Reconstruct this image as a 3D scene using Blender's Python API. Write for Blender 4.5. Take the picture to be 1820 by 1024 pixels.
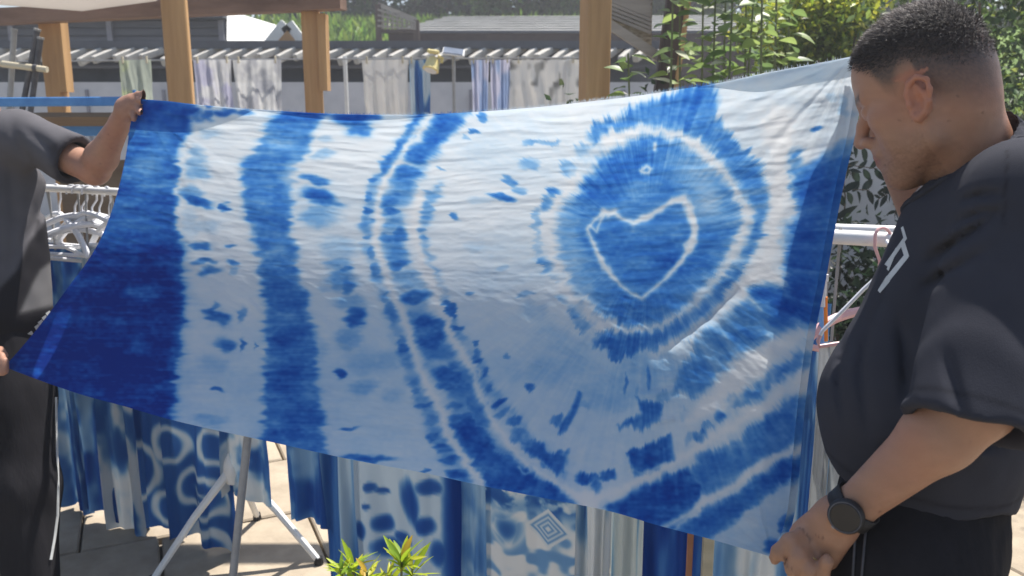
import bpy, bmesh, math, random
import numpy as np
from mathutils import Vector, Matrix
from mathutils.bvhtree import BVHTree

for o in list(bpy.data.objects):
    bpy.data.objects.remove(o)
S = bpy.context.scene
COL = S.collection
R = math.radians

# ------------------------------------------------------------------ camera
FPX, CW, CH = 1500.0, 1820.0, 1024.0          # focal length in photo pixels
PITCH, CAMZ = R(12.0), 1.45
cam_d = bpy.data.cameras.new('camera')
cam = bpy.data.objects.new('camera', cam_d)
COL.objects.link(cam)
cam.location = (0, 0, CAMZ)
cam.rotation_euler = (R(90) - PITCH, 0, 0)
cam_d.sensor_width = 36.0
cam_d.lens = 36.0 * FPX / CW
cam_d.clip_start, cam_d.clip_end = 0.05, 400.0
cam_d.dof.use_dof = True
cam_d.dof.focus_distance = 1.55
cam_d.dof.aperture_fstop = 6.5
S.camera = cam

# ------------------------------------------------------------------ sky + sun
SUN_EL, SUN_AZ = R(63.0), R(41.0)             # azimuth from +Y (view direction) towards +X (right)
world = bpy.data.worlds.new('World'); S.world = world
world.use_nodes = True
wn = world.node_tree
bg = wn.nodes['Background']
sky = wn.nodes.new('ShaderNodeTexSky')
sky.sky_type = 'NISHITA'; sky.sun_disc = False
sky.sun_elevation = SUN_EL; sky.sun_rotation = SUN_AZ
wn.links.new(sky.outputs[0], bg.inputs[0])
bg.inputs[1].default_value = 0.085
sun_d = bpy.data.lights.new('sun', 'SUN')
sun_d.energy = 5.0; sun_d.angle = R(0.55); sun_d.color = (1.0, 0.955, 0.89)
sun = bpy.data.objects.new('sun', sun_d); COL.objects.link(sun)
SUNV = Vector((math.sin(SUN_AZ) * math.cos(SUN_EL), math.cos(SUN_AZ) * math.cos(SUN_EL), math.sin(SUN_EL)))
sun.rotation_euler = SUNV.to_track_quat('Z', 'Y').to_euler()
S.view_settings.view_transform = 'Standard'
S.view_settings.look = 'None'
S.view_settings.exposure = 0.86
S.view_settings.gamma = 1.0
S.view_settings.use_curve_mapping = False
S.render.engine = 'CYCLES'
S.cycles.max_bounces = 8
S.cycles.transparent_max_bounces = 8
S.cycles.use_denoising = True
S.cycles.sample_clamp_indirect = 6.0

# ------------------------------------------------------------------ helpers
CP, SP = math.cos(PITCH), math.sin(PITCH)
FWD = np.array([0, CP, -SP]); UPV = np.array([0, SP, CP]); RGT = np.array([1.0, 0, 0]); CAM = np.array([0, 0, CAMZ])
def ray(px, py):
    return FWD + RGT * ((px - CW / 2) / FPX) + UPV * ((CH / 2 - py) / FPX)
def at(px, py, Y):
    """world point seen at photo pixel px,py whose world distance ahead is Y"""
    d = ray(px, py); return CAM + d * (Y / d[1])
def atd(px, py, d):
    return CAM + ray(px, py) * d
def to_px(P):
    q = P - CAM
    d = q @ FWD
    return CW / 2 + FPX * (q @ RGT) / d, CH / 2 - FPX * (q @ UPV) / d

rng = np.random.default_rng(7)
random.seed(7)
TAB = np.random.default_rng(3).uniform(-1, 1, (64, 256, 256)).astype(np.float32)
def vnoise(x, y, seed=0):
    t = TAB[seed % 64]
    x = np.asarray(x, dtype=np.float64) + 17.3 * seed; y = np.asarray(y, dtype=np.float64) + 9.1 * seed
    xi = np.floor(x).astype(np.int64); yi = np.floor(y).astype(np.int64)
    fx = x - xi; fy = y - yi
    fx = fx * fx * (3 - 2 * fx); fy = fy * fy * (3 - 2 * fy)
    a = t[xi % 256, yi % 256]; b = t[(xi + 1) % 256, yi % 256]
    c = t[xi % 256, (yi + 1) % 256]; d = t[(xi + 1) % 256, (yi + 1) % 256]
    return (a * (1 - fx) + b * fx) * (1 - fy) + (c * (1 - fx) + d * fx) * fy
def fbm(x, y, seed=0, oc=4):
    s = 0; a = 0.55; f = 1.0
    for k in range(oc):
        s = s + a * vnoise(np.asarray(x) * f, np.asarray(y) * f, seed + k); a *= 0.5; f *= 2.03
    return s

def tag(o, label=None, cat=None, group=None, kind=None):
    if label: o['label'] = label
    if cat: o['category'] = cat
    if group: o['group'] = group
    if kind: o['kind'] = kind
    return o
def empty(name, loc=(0, 0, 0), rz=0.0):
    o = bpy.data.objects.new(name, None); COL.objects.link(o)
    o.location = tuple(float(v) for v in loc); o.rotation_euler = (0, 0, rz)
    o.empty_display_size = 0.05
    return o
def link(name, me, parent=None, keep=True):
    o = bpy.data.objects.new(name, me); COL.objects.link(o)
    if parent is not None:
        o.parent = parent
        if keep:
            o.matrix_parent_inverse = world_of(parent).inverted()
    return o
def world_of(o):
    m = Matrix.LocRotScale(o.location, o.rotation_euler, o.scale)
    if o.parent is not None:
        m = world_of(o.parent) @ o.matrix_parent_inverse @ m
    return m
def mesh(name, verts, faces, mat=None, smooth=False, colors=None):
    me = bpy.data.meshes.new(name)
    verts = np.asarray(verts, dtype=np.float32)
    if isinstance(faces, np.ndarray):
        n, k = faces.shape
        me.vertices.add(len(verts)); me.vertices.foreach_set('co', verts.ravel())
        me.loops.add(n * k); me.loops.foreach_set('vertex_index', faces.astype(np.int32).ravel())
        me.polygons.add(n); me.polygons.foreach_set('loop_start', np.arange(0, n * k, k, dtype=np.int32))
        me.update(calc_edges=True); me.validate()
    else:
        me.from_pydata([tuple(map(float, v)) for v in verts], [], [tuple(f) for f in faces]); me.update()
    if colors is not None:
        a = me.color_attributes.new('Col', 'FLOAT_COLOR', 'POINT')
        c = np.ones((len(me.vertices), 4), dtype=np.float32); c[:, :3] = colors
        a.data.foreach_set('color', c.ravel())
    if mat is not None: me.materials.append(mat)
    if smooth:
        me.polygons.foreach_set('use_smooth', np.ones(len(me.polygons), dtype=bool))
    return me

class MB:
    """collects boxes, tubes and lathes into one mesh"""
    def __init__(s): s.v = []; s.f = []
    def add(s, v, f):
        o = len(s.v); s.v += [tuple(map(float, p)) for p in v]; s.f += [tuple(i + o for i in q) for q in f]; return s
    def box(s, c, size, rot=None, bev=0.0):
        hx, hy, hz = [k / 2 for k in size]
        if bev > 0:
            b = min(bev, hx * .6, hy * .6, hz * .6)
            bm = bmesh.new(); bmesh.ops.create_cube(bm, size=1)
            for w in bm.verts: w.co = Vector((w.co.x * 2 * hx, w.co.y * 2 * hy, w.co.z * 2 * hz))
            bmesh.ops.bevel(bm, geom=bm.edges[:], offset=b, segments=1, affect='EDGES')
            bm.verts.index_update()
            vs = [w.co.copy() for w in bm.verts]; fs = [[w.index for w in p.verts] for p in bm.faces]; bm.free()
        else:
            vs = [Vector((x, y, z)) for x in (-hx, hx) for y in (-hy, hy) for z in (-hz, hz)]
            fs = [(0, 1, 3, 2), (4, 6, 7, 5), (0, 4, 5, 1), (2, 3, 7, 6), (0, 2, 6, 4), (1, 5, 7, 3)]
        M = rot if rot is not None else Matrix.Identity(3)
        c = Vector(tuple(map(float, c)))
        return s.add([M @ w + c for w in vs], fs)
    def bar(s, a, b, w, h, up=(0, 0, 1), bev=0.0):
        """box beam from a to b, w wide and h high"""
        a = Vector(tuple(map(float, a))); b = Vector(tuple(map(float, b))); d = (b - a); L = d.length; d.normalize()
        up = Vector(up); side = d.cross(up)
        if side.length < 1e-4: side = d.cross(Vector((0, 1, 0)))
        side.normalize(); u = side.cross(d)
        M = Matrix((d, side, u)).transposed()
        return s.box((a + b) / 2, (L, w, h), M, bev)
    def tube(s, pts, r, n=8, closed=False, cap=True):
        pts = [Vector(tuple(map(float, p))) for p in pts]; m = len(pts)
        rs = r if isinstance(r, (list, tuple, np.ndarray)) else [r] * m
        base = len(s.v); prev = None
        for i, p in enumerate(pts):
            if closed: t = pts[(i + 1) % m] - pts[i - 1]
            else: t = pts[min(i + 1, m - 1)] - pts[max(i - 1, 0)]
            t.normalize()
            if prev is None:
                ref = Vector((0, 0, 1)) if abs(t.z) < 0.9 else Vector((1, 0, 0))
                u = t.cross(ref).normalized()
            else:
                u = (prev - t * prev.dot(t)).normalized()
            prev = u; w = t.cross(u)
            for k in range(n):
                a = 2 * math.pi * k / n
                q = p + (u * math.cos(a) + w * math.sin(a)) * rs[i]; s.v.append(tuple(q))
        for i in range(m if closed else m - 1):
            j = (i + 1) % m
            for k in range(n):
                l = (k + 1) % n
                s.f.append((base + i * n + k, base + i * n + l, base + j * n + l, base + j * n + k))
        if cap and not closed:
            s.f.append(tuple(base + k for k in range(n - 1, -1, -1)))
            s.f.append(tuple(base + (m - 1) * n + k for k in range(n)))
        return s
    def build(s, name, mat, parent=None, smooth=False):
        me = mesh(name, s.v, s.f, mat)
        if smooth:
            me.polygons.foreach_set('use_smooth', np.ones(len(me.polygons), dtype=bool))
            try: me.set_sharp_from_angle(angle=R(40))
            except Exception: pass
        return link(name, me, parent)

def catmull(pts, n):
    P = np.array(pts, dtype=float)
    P = np.vstack([2 * P[0] - P[1], P, 2 * P[-1] - P[-2]])
    m = len(P) - 3
    seg = np.linalg.norm(np.diff(P[1:-1], axis=0), axis=1); cum = np.concatenate([[0], np.cumsum(seg)])
    u = np.linspace(0, cum[-1], n)
    k = np.clip(np.searchsorted(cum, u, side='right') - 1, 0, m - 1)
    t = ((u - cum[k]) / seg[k])[:, None]
    a, b, c, d = P[k], P[k + 1], P[k + 2], P[k + 3]
    return 0.5 * (2 * b + (c - a) * t + (2 * a - 5 * b + 4 * c - d) * t ** 2 + (3 * b - a - 3 * c + d) * t ** 3)

# ------------------------------------------------------------------ materials
def nodes_of(name):
    m = bpy.data.materials.new(name); m.use_nodes = True
    nt = m.node_tree; b = nt.nodes['Principled BSDF']
    return m, nt, b
def N(nt, t, **kw):
    n = nt.nodes.new(t)
    for k, v in kw.items(): setattr(n, k, v)
    return n
def mat_noise(name, c1, c2, scale=8.0, rough=0.7, bump=0.15, bscale=None, spec=0.3, stretch=(1, 1, 1), metal=0.0, detail=6, lo=.35, hi=.65, bdist=0.004):
    """two-tone procedural surface with matching fine relief"""
    m, nt, b = nodes_of(name)
    tc = N(nt, 'ShaderNodeTexCoord'); mp = N(nt, 'ShaderNodeMapping'); mp.inputs['Scale'].default_value = stretch
    nt.links.new(tc.outputs['Object'], mp.inputs['Vector'])
    nz = N(nt, 'ShaderNodeTexNoise'); nz.inputs['Scale'].default_value = scale; nz.inputs['Detail'].default_value = detail
    nz.inputs['Roughness'].default_value = .62
    nt.links.new(mp.outputs[0], nz.inputs['Vector'])
    rp = N(nt, 'ShaderNodeValToRGB'); rp.color_ramp.elements[0].position = lo; rp.color_ramp.elements[1].position = hi
    rp.color_ramp.elements[0].color = (*c1, 1); rp.color_ramp.elements[1].color = (*c2, 1)
    nt.links.new(nz.outputs[0], rp.inputs[0]); nt.links.new(rp.outputs[0], b.inputs['Base Color'])
    n2 = N(nt, 'ShaderNodeTexNoise'); n2.inputs['Scale'].default_value = bscale or scale * 4; n2.inputs['Detail'].default_value = 5
    nt.links.new(mp.outputs[0], n2.inputs['Vector'])
    bp = N(nt, 'ShaderNodeBump'); bp.inputs['Strength'].default_value = bump; bp.inputs['Distance'].default_value = bdist
    nt.links.new(n2.outputs[0], bp.inputs['Height']); nt.links.new(bp.outputs[0], b.inputs['Normal'])
    b.inputs['Roughness'].default_value = rough; b.inputs['Specular IOR Level'].default_value = spec
    b.inputs['Metallic'].default_value = metal
    return m
def mat_wood(name, c1, c2, axis='Z', rough=.55, scale=10):
    st = {'Z': (1, 1, .07), 'X': (.07, 1, 1), 'Y': (1, .07, 1)}[axis]
    return mat_noise(name, c1, c2, scale=scale, rough=rough, bump=.45, bscale=scale * 5, stretch=st, lo=.36, hi=.62, detail=9)
def mat_cloth(name, trans=.45, thin=.05, bump=.25, wscale=900, rough_white=1.0, sheen=0.0):
    """cotton: dye colour from the mesh's Col attribute, lets light through"""
    m, nt, b = nodes_of(name); nt.nodes.remove(b)
    out = nt.nodes['Material Output']
    at_ = N(nt, 'ShaderNodeVertexColor'); at_.layer_name = 'Col'
    tc = N(nt, 'ShaderNodeTexCoord')
    nz = N(nt, 'ShaderNodeTexNoise'); nz.inputs['Scale'].default_value = wscale; nz.inputs['Detail'].default_value = 2
    nt.links.new(tc.outputs['Object'], nz.inputs['Vector'])
    n2 = N(nt, 'ShaderNodeTexNoise'); n2.inputs['Scale'].default_value = 70; n2.inputs['Detail'].default_value = 5
    nt.links.new(tc.outputs['Object'], n2.inputs['Vector'])
    ad = N(nt, 'ShaderNodeMath', operation='ADD'); nt.links.new(nz.outputs[0], ad.inputs[0]); nt.links.new(n2.outputs[0], ad.inputs[1])
    bp = N(nt, 'ShaderNodeBump'); bp.inputs['Strength'].default_value = bump; bp.inputs['Distance'].default_value = .002
    nt.links.new(ad.outputs[0], bp.inputs['Height'])
    df = N(nt, 'ShaderNodeBsdfDiffuse'); tl = N(nt, 'ShaderNodeBsdfTranslucent'); tp = N(nt, 'ShaderNodeBsdfTransparent')
    for q in (df, tl):
        nt.links.new(at_.outputs[0], q.inputs['Color']); nt.links.new(bp.outputs[0], q.inputs['Normal'])
    nt.links.new(at_.outputs[0], tp.inputs['Color'])
    m1 = N(nt, 'ShaderNodeMixShader'); m1.inputs[0].default_value = trans
    nt.links.new(df.outputs[0], m1.inputs[1]); nt.links.new(tl.outputs[0], m1.inputs[2])
    m2 = N(nt, 'ShaderNodeMixShader'); m2.inputs[0].default_value = thin
    nt.links.new(m1.outputs[0], m2.inputs[1]); nt.links.new(tp.outputs[0], m2.inputs[2])
    nt.links.new(m2.outputs[0], out.inputs[0])
    return m
def mat_attr(name, rough=.5, spec=.4, sss=0.0, bump=.1, bscale=300, trans=0.0, bdist=.001):
    m, nt, b = nodes_of(name)
    at_ = N(nt, 'ShaderNodeVertexColor'); at_.layer_name = 'Col'
    nt.links.new(at_.outputs[0], b.inputs['Base Color'])
    tc = N(nt, 'ShaderNodeTexCoord'); nz = N(nt, 'ShaderNodeTexNoise'); nz.inputs['Scale'].default_value = bscale; nz.inputs['Detail'].default_value = 4
    nt.links.new(tc.outputs['Object'], nz.inputs['Vector'])
    bp = N(nt, 'ShaderNodeBump'); bp.inputs['Strength'].default_value = bump; bp.inputs['Distance'].default_value = bdist
    nt.links.new(nz.outputs[0], bp.inputs['Height']); nt.links.new(bp.outputs[0], b.inputs['Normal'])
    b.inputs['Roughness'].default_value = rough; b.inputs['Specular IOR Level'].default_value = spec
    if sss > 0:
        b.inputs['Subsurface Weight'].default_value = sss; b.inputs['Subsurface Radius'].default_value = (.012, .005, .003); b.inputs['Subsurface Scale'].default_value = .6
    if trans > 0:
        out = nt.nodes['Material Output']; tl = N(nt, 'ShaderNodeBsdfTranslucent'); nt.links.new(at_.outputs[0], tl.inputs[0])
        mx = N(nt, 'ShaderNodeMixShader'); mx.inputs[0].default_value = trans
        nt.links.new(b.outputs[0], mx.inputs[1]); nt.links.new(tl.outputs[0], mx.inputs[2]); nt.links.new(mx.outputs[0], out.inputs[0])
    return m

M = {}
M['slab'] = mat_noise('paving_stone', (.30, .245, .18), (.42, .35, .26), scale=6, rough=.85, bump=.5, bscale=60, bdist=.003)
M['ground'] = mat_noise('ground_earth', (.16, .14, .11), (.24, .21, .17), scale=3, rough=.95, bump=.5)
M['asphalt'] = mat_noise('asphalt', (.045, .045, .047), (.065, .064, .064), scale=5, rough=.9, bump=.4)
M['timber'] = mat_wood('orange_timber', (.36, .20, .085), (.54, .33, .15))
M['timber_x'] = mat_wood('brown_timber_beam', (.16, .095, .065), (.27, .17, .12), 'X')
M['darkwood'] = mat_wood('dark_weathered_wood', (.055, .04, .035), (.11, .08, .065))
M['greywood'] = mat_wood('grey_weathered_wood', (.26, .23, .20), (.42, .38, .33), 'X')
M['rafter'] = mat_noise('pale_rafter', (.36, .34, .31), (.55, .53, .48), scale=9, rough=.8, bump=.3)
M['whitewall'] = mat_noise('white_render', (.50, .51, .54), (.64, .64, .66), scale=2.5, rough=.9, bump=.3, bscale=40)
M['navy'] = mat_noise('slate_panel', (.085, .092, .108), (.12, .128, .145), scale=4, rough=.6)
M['siding'] = mat_noise('grey_siding', (.085, .09, .11), (.14, .145, .165), scale=3, rough=.6, stretch=(.3, 1, 3))
M['siding2'] = mat_noise('pale_grey_trim', (.22, .22, .26), (.30, .30, .34), scale=4, rough=.6)
M['whiteroof'] = mat_noise('white_roof_sheet', (.70, .69, .64), (.82, .81, .77), scale=2, rough=.6, bump=.1)
M['tileroof'] = mat_noise('grey_roof_shingle', (.32, .31, .29), (.46, .45, .42), scale=14, rough=.85, bump=.5, stretch=(.25, 1, 1))
M['brown'] = mat_noise('dark_brown_fascia', (.05, .032, .03), (.085, .06, .055), scale=5, rough=.6)
M['thatch'] = mat_noise('woven_bamboo', (.20, .16, .11), (.50, .43, .32), scale=26, rough=.8, bump=.8, bscale=60, stretch=(1, 1, 4))
M['blue_steel'] = mat_noise('blue_paint', (.06, .20, .48), (.10, .28, .58), scale=12, rough=.45)
M['board'] = mat_noise('brown_board', (.14, .10, .07), (.22, .17, .12), scale=6, rough=.8, stretch=(.2, 1, 1))
M['white_metal'] = mat_noise('white_enamel', (.70, .69, .66), (.80, .79, .76), scale=20, rough=.35, bump=.03, spec=.5)
M['grey_metal'] = mat_noise('grey_painted_steel', (.28, .28, .28), (.36, .36, .36), scale=20, rough=.4, bump=.03, spec=.5)
M['dark_metal'] = mat_noise('dark_steel', (.06, .06, .07), (.12, .12, .13), scale=20, rough=.5, bump=.1)
M['white_plastic'] = mat_noise('white_plastic', (.74, .74, .76), (.82, .82, .84), scale=15, rough=.35, bump=.02, spec=.5)
M['pink_plastic'] = mat_noise('pink_plastic', (.66, .36, .36), (.74, .44, .43), scale=15, rough=.35, bump=.02, spec=.5)
M['orange_plastic'] = mat_noise('orange_plastic', (.80, .22, .03), (.86, .28, .05), scale=15, rough=.35, bump=.02)
M['blue_plastic'] = mat_noise('blue_plastic', (.16, .36, .72), (.22, .44, .80), scale=15, rough=.35, bump=.02)
M['yellow'] = mat_noise('cream_yellow_plastic', (.70, .58, .22), (.80, .68, .32), scale=8, rough=.45, bump=.05)
M['solar'] = mat_noise('solar_glass', (.10, .12, .15), (.16, .18, .22), scale=8, rough=.12, bump=.02, spec=.8)
M['bamboo'] = mat_wood('pale_bamboo', (.45, .40, .28), (.62, .56, .42), 'X')
M['bark'] = mat_noise('bark', (.09, .065, .045), (.17, .13, .09), scale=20, rough=.9, bump=.8, stretch=(1, 1, .25))
M['stem'] = mat_noise('green_stem', (.10, .12, .05), (.17, .18, .08), scale=30, rough=.6)
M['grass'] = mat_noise('hill_grass', (.10, .17, .03), (.20, .30, .05), scale=1.2, rough=.95, bump=.8, bscale=12, bdist=.05)
M['leaf'] = mat_attr('leaf', rough=.42, spec=.4, bump=.15, bscale=120, trans=.5)
M['clay'] = mat_noise('terracotta', (.30, .13, .07), (.40, .19, .11), scale=10, rough=.85)
M['cotton'] = mat_cloth('dyed_cotton', trans=.39, thin=.035)
M['poly'] = mat_cloth('translucent_roof_sheet', trans=.6, thin=.02, bump=.05)
M['sheer'] = mat_cloth('sheer_cotton', trans=.55, thin=.22, bump=.1)
M['rack_cloth'] = mat_cloth('hung_dyed_cotton', trans=.14, thin=0.0, bump=.3)
M['skin'] = mat_attr('skin', rough=.5, spec=.35, sss=.07, bump=.4, bscale=520, bdist=.0014)
M['hair'] = mat_attr('hair', rough=.6, spec=.25, bump=0)
M['shirt'] = mat_attr('cotton_jersey', rough=.92, spec=.15, bump=.35, bscale=700)
M['trousers'] = mat_noise('ribbed_black_cloth', (.014, .0135, .016), (.022, .021, .024), scale=14, rough=.95, bump=.25, bscale=120, stretch=(1, 1, .02), spec=.1)
M['black_rubber'] = mat_noise('black_rubber', (.012, .012, .014), (.02, .02, .023), scale=30, rough=.5, bump=.05)
M['black_glass'] = mat_noise('black_glass', (.006, .006, .008), (.01, .01, .012), scale=30, rough=.1, bump=0, spec=.6)
M['gold'] = mat_noise('gold', (.7, .48, .16), (.8, .56, .2), scale=30, rough=.25, metal=1.0, bump=0)
M['shoe'] = mat_noise('shoe', (.5, .5, .52), (.6, .6, .62), scale=14, rough=.6)

# ================================================================== dye painter
def seg_dist(x, y, pts):
    P = np.array(pts, dtype=np.float32); best = np.full(x.shape, 1e9, np.float32); par = np.zeros(x.shape, np.float32)
    L = np.linalg.norm(np.diff(P, axis=0), axis=1); cum = np.concatenate([[0], np.cumsum(L)]); tot = cum[-1]
    for i in range(len(P) - 1):
        a, b = P[i], P[i + 1]; d = b - a; dd = max(float(d @ d), 1e-6)
        h = np.clip(((x - a[0]) * d[0] + (y - a[1]) * d[1]) / dd, 0, 1)
        e = np.hypot(x - a[0] - d[0] * h, y - a[1] - d[1] * h)
        m = e < best
        best = np.where(m, e, best); par = np.where(m, (cum[i] + h * L[i]) / tot, par)
    return best, par
def poly_sd(x, y, pts):
    P = np.array(pts, dtype=np.float32); d, _ = seg_dist(x, y, list(pts) + [pts[0]])
    ins = np.zeros(x.shape, bool); n = len(P)
    for i in range(n):
        a, b = P[i], P[(i + 1) % n]
        c = ((a[1] > y) != (b[1] > y))
        ins ^= c & (x < (b[0] - a[0]) * (y - a[1]) / (b[1] - a[1] + 1e-9) + a[0])
    return np.where(ins, -d, d)
def smooth01(x): x = np.clip(x, 0, 1); return x * x * (3 - 2 * x)
def sg(d, soft): return 1 / (1 + np.exp(np.clip(d / soft, -30, 30)))
def boxsel(x, y, pts, m):
    P = np.array(pts); return (x > P[:, 0].min() - m) & (x < P[:, 0].max() + m) & (y > P[:, 1].min() - m) & (y < P[:, 1].max() + m)

class Dye:
    def __init__(s, x, y, warp=1.0):
        n = vnoise(x / 80, y / 7, 1) * 6 + vnoise(x / 30, y / 4.5, 2) * 5 + vnoise(x / 12, y / 5, 9) * 2.5 + fbm(x / 60, y / 45, 3) * 8
        m = fbm(x / 40, y / 30, 8) * 7 + vnoise(x / 14, y / 12, 12) * 2.5
        # dye runs along the pleats, which fan out from the tied heart
        dx, dy = x - 1150.0, y - 430.0; r = np.hypot(dx, dy) + 1e-3; th = np.arctan2(dy, dx)
        kr = np.clip((620 - r) / 250, 0, 1) * np.clip((r - 60) / 90, 0, 1)
        rad = vnoise(th * 22, r / 60, 4) * 7 + vnoise(th * 48, r / 45, 5) * 4.5 + vnoise(th * 95, r / 40, 6) * 3.5 + vnoise(th * 190, r / 25, 7) * 2.5
        s.x = (x + (n * (1 - kr) + kr * (rad * dx / r + fbm(x / 60, y / 45, 3) * 6)) * warp).astype(np.float32); s.y = (y + (m + kr * rad * dy / r) * warp).astype(np.float32)
        stk = kr * (.14 * vnoise(th * 34, r / 110, 25) + .10 * vnoise(th * 80, r / 70, 26)) + .6 * (1 - kr) * (.20 * vnoise(x / 60, y / 5, 27) + .10 * vnoise(x / 30, y / 2.5, 28))
        s.x0, s.y0 = x, y
        s.d = np.zeros(x.shape, np.float32)
        s.mott = 1 + .30 * fbm(x / 55, y / 26, 21) + 1.3 * stk + .12 * vnoise(x / 7, y / 5, 24) + .14 * fbm(x / 16, y / 12, 19)
    def _put(s, sel, a): s.d[sel] = np.maximum(s.d[sel], a) + .12 * np.minimum(s.d[sel], a)
    def blob(s, cx, cy, rx, ry, a, soft=.22, rot=0):
        m = max(rx, ry) * 2 + 30; sel = boxsel(s.x, s.y, [(cx, cy)], m)
        dx, dy = s.x[sel] - cx, s.y[sel] - cy
        c, q = math.cos(R(rot)), math.sin(R(rot)); u = (dx * c + dy * q) / rx; v = (-dx * q + dy * c) / ry
        s._put(sel, a * sg(np.hypot(u, v) - 1, soft * .75))
    def poly(s, pts, a, soft=5):
        sel = boxsel(s.x, s.y, pts, soft * 6 + 20)
        s._put(sel, a * sg(poly_sd(s.x[sel], s.y[sel], pts), soft * .6))
    def stroke(s, pts, w, a, soft=4):
        sel = boxsel(s.x, s.y, pts, 70); d, t = seg_dist(s.x[sel], s.y[sel], pts)
        ww = np.interp(t, np.linspace(0, 1, len(w)), w) if isinstance(w, (list, tuple)) else w
        aa = np.interp(t, np.linspace(0, 1, len(a)), a) if isinstance(a, (list, tuple)) else a
        s._put(sel, aa * sg(d - ww, soft * .65))
    def resist(s, pts, w, soft=3, k=1.0, warp=.45):
        X = s.x0 * (1 - warp) + s.x * warp; Y = s.y0 * (1 - warp) + s.y * warp
        sel = boxsel(X, Y, pts, 60); d, t = seg_dist(X[sel], Y[sel], pts)
        ww = np.interp(t, np.linspace(0, 1, len(w)), w) if isinstance(w, (list, tuple)) else w
        ww = ww * (1 + .35 * vnoise(s.x0[sel] / 9, s.y0[sel] / 9, 31))
        s.d[sel] *= 1 - k * sg(d - ww, soft)
    def clear(s, pts, soft=5, k=1.0):
        sel = boxsel(s.x, s.y, pts, soft * 6 + 20); s.d[sel] *= 1 - k * sg(poly_sd(s.x[sel], s.y[sel], pts), soft)
    def rgb(s, white=(.76, .775, .79)):
        D = np.clip(s.d * s.mott, 0, 2.2)[..., None]
        k = np.array([2.4, 1.15, .20], np.float32)
        c = np.array(white, np.float32) * np.exp(-k * D - np.array([.42, .17, .15]) * D ** 2)
        return c + np.array([.012, .014, .022]) * np.clip(D, 0, 1)

# ================================================================== the big dyed cloth
NS, NT = 640, 370
top = catmull([(246, 176), (300, 180), (350, 186), (450, 194), (560, 201), (660, 204), (760, 203), (860, 198), (960, 190), (1050, 180), (1120, 172), (1200, 160), (1280, 147), (1360, 130), (1440, 115), (1516, 100)], NS)
bot = catmull([(8, 652), (60, 672), (140, 700), (220, 722), (300, 745), (380, 764), (470, 783), (560, 803), (640, 820), (750, 840), (850, 862), (960, 884), (1080, 908), (1170, 934), (1250, 955), (1310, 972), (1372, 990)], NS)
lef = catmull([(246, 176), (232, 220), (224, 275), (212, 330), (195, 385), (175, 432), (150, 472), (120, 512), (85, 560), (45, 610), (8, 652)], NT)
rig = catmull([(1516, 100), (1517, 170), (1506, 240), (1490, 310), (1472, 400), (1452, 510), (1434, 600), (1420, 700), (1410, 800), (1402, 890), (1390, 945), (1372, 990)], NT)
sv, tv = np.linspace(0, 1, NS), np.linspace(0, 1, NT)
SS, TT = np.meshgrid(sv, tv)                      # shape (NT, NS)
def coons(i):
    c00, c10, c01, c11 = top[0, i], top[-1, i], bot[0, i], bot[-1, i]
    lc = (1 - TT) * top[None, :, i] + TT * bot[None, :, i]
    ld = (1 - SS) * lef[:, None, i] + SS * rig[:, None, i]
    b = (1 - SS) * (1 - TT) * c00 + SS * (1 - TT) * c10 + (1 - SS) * TT * c01 + SS * TT * c11
    return lc + ld - b
PX, PY = coons(0), coons(1)

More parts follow.
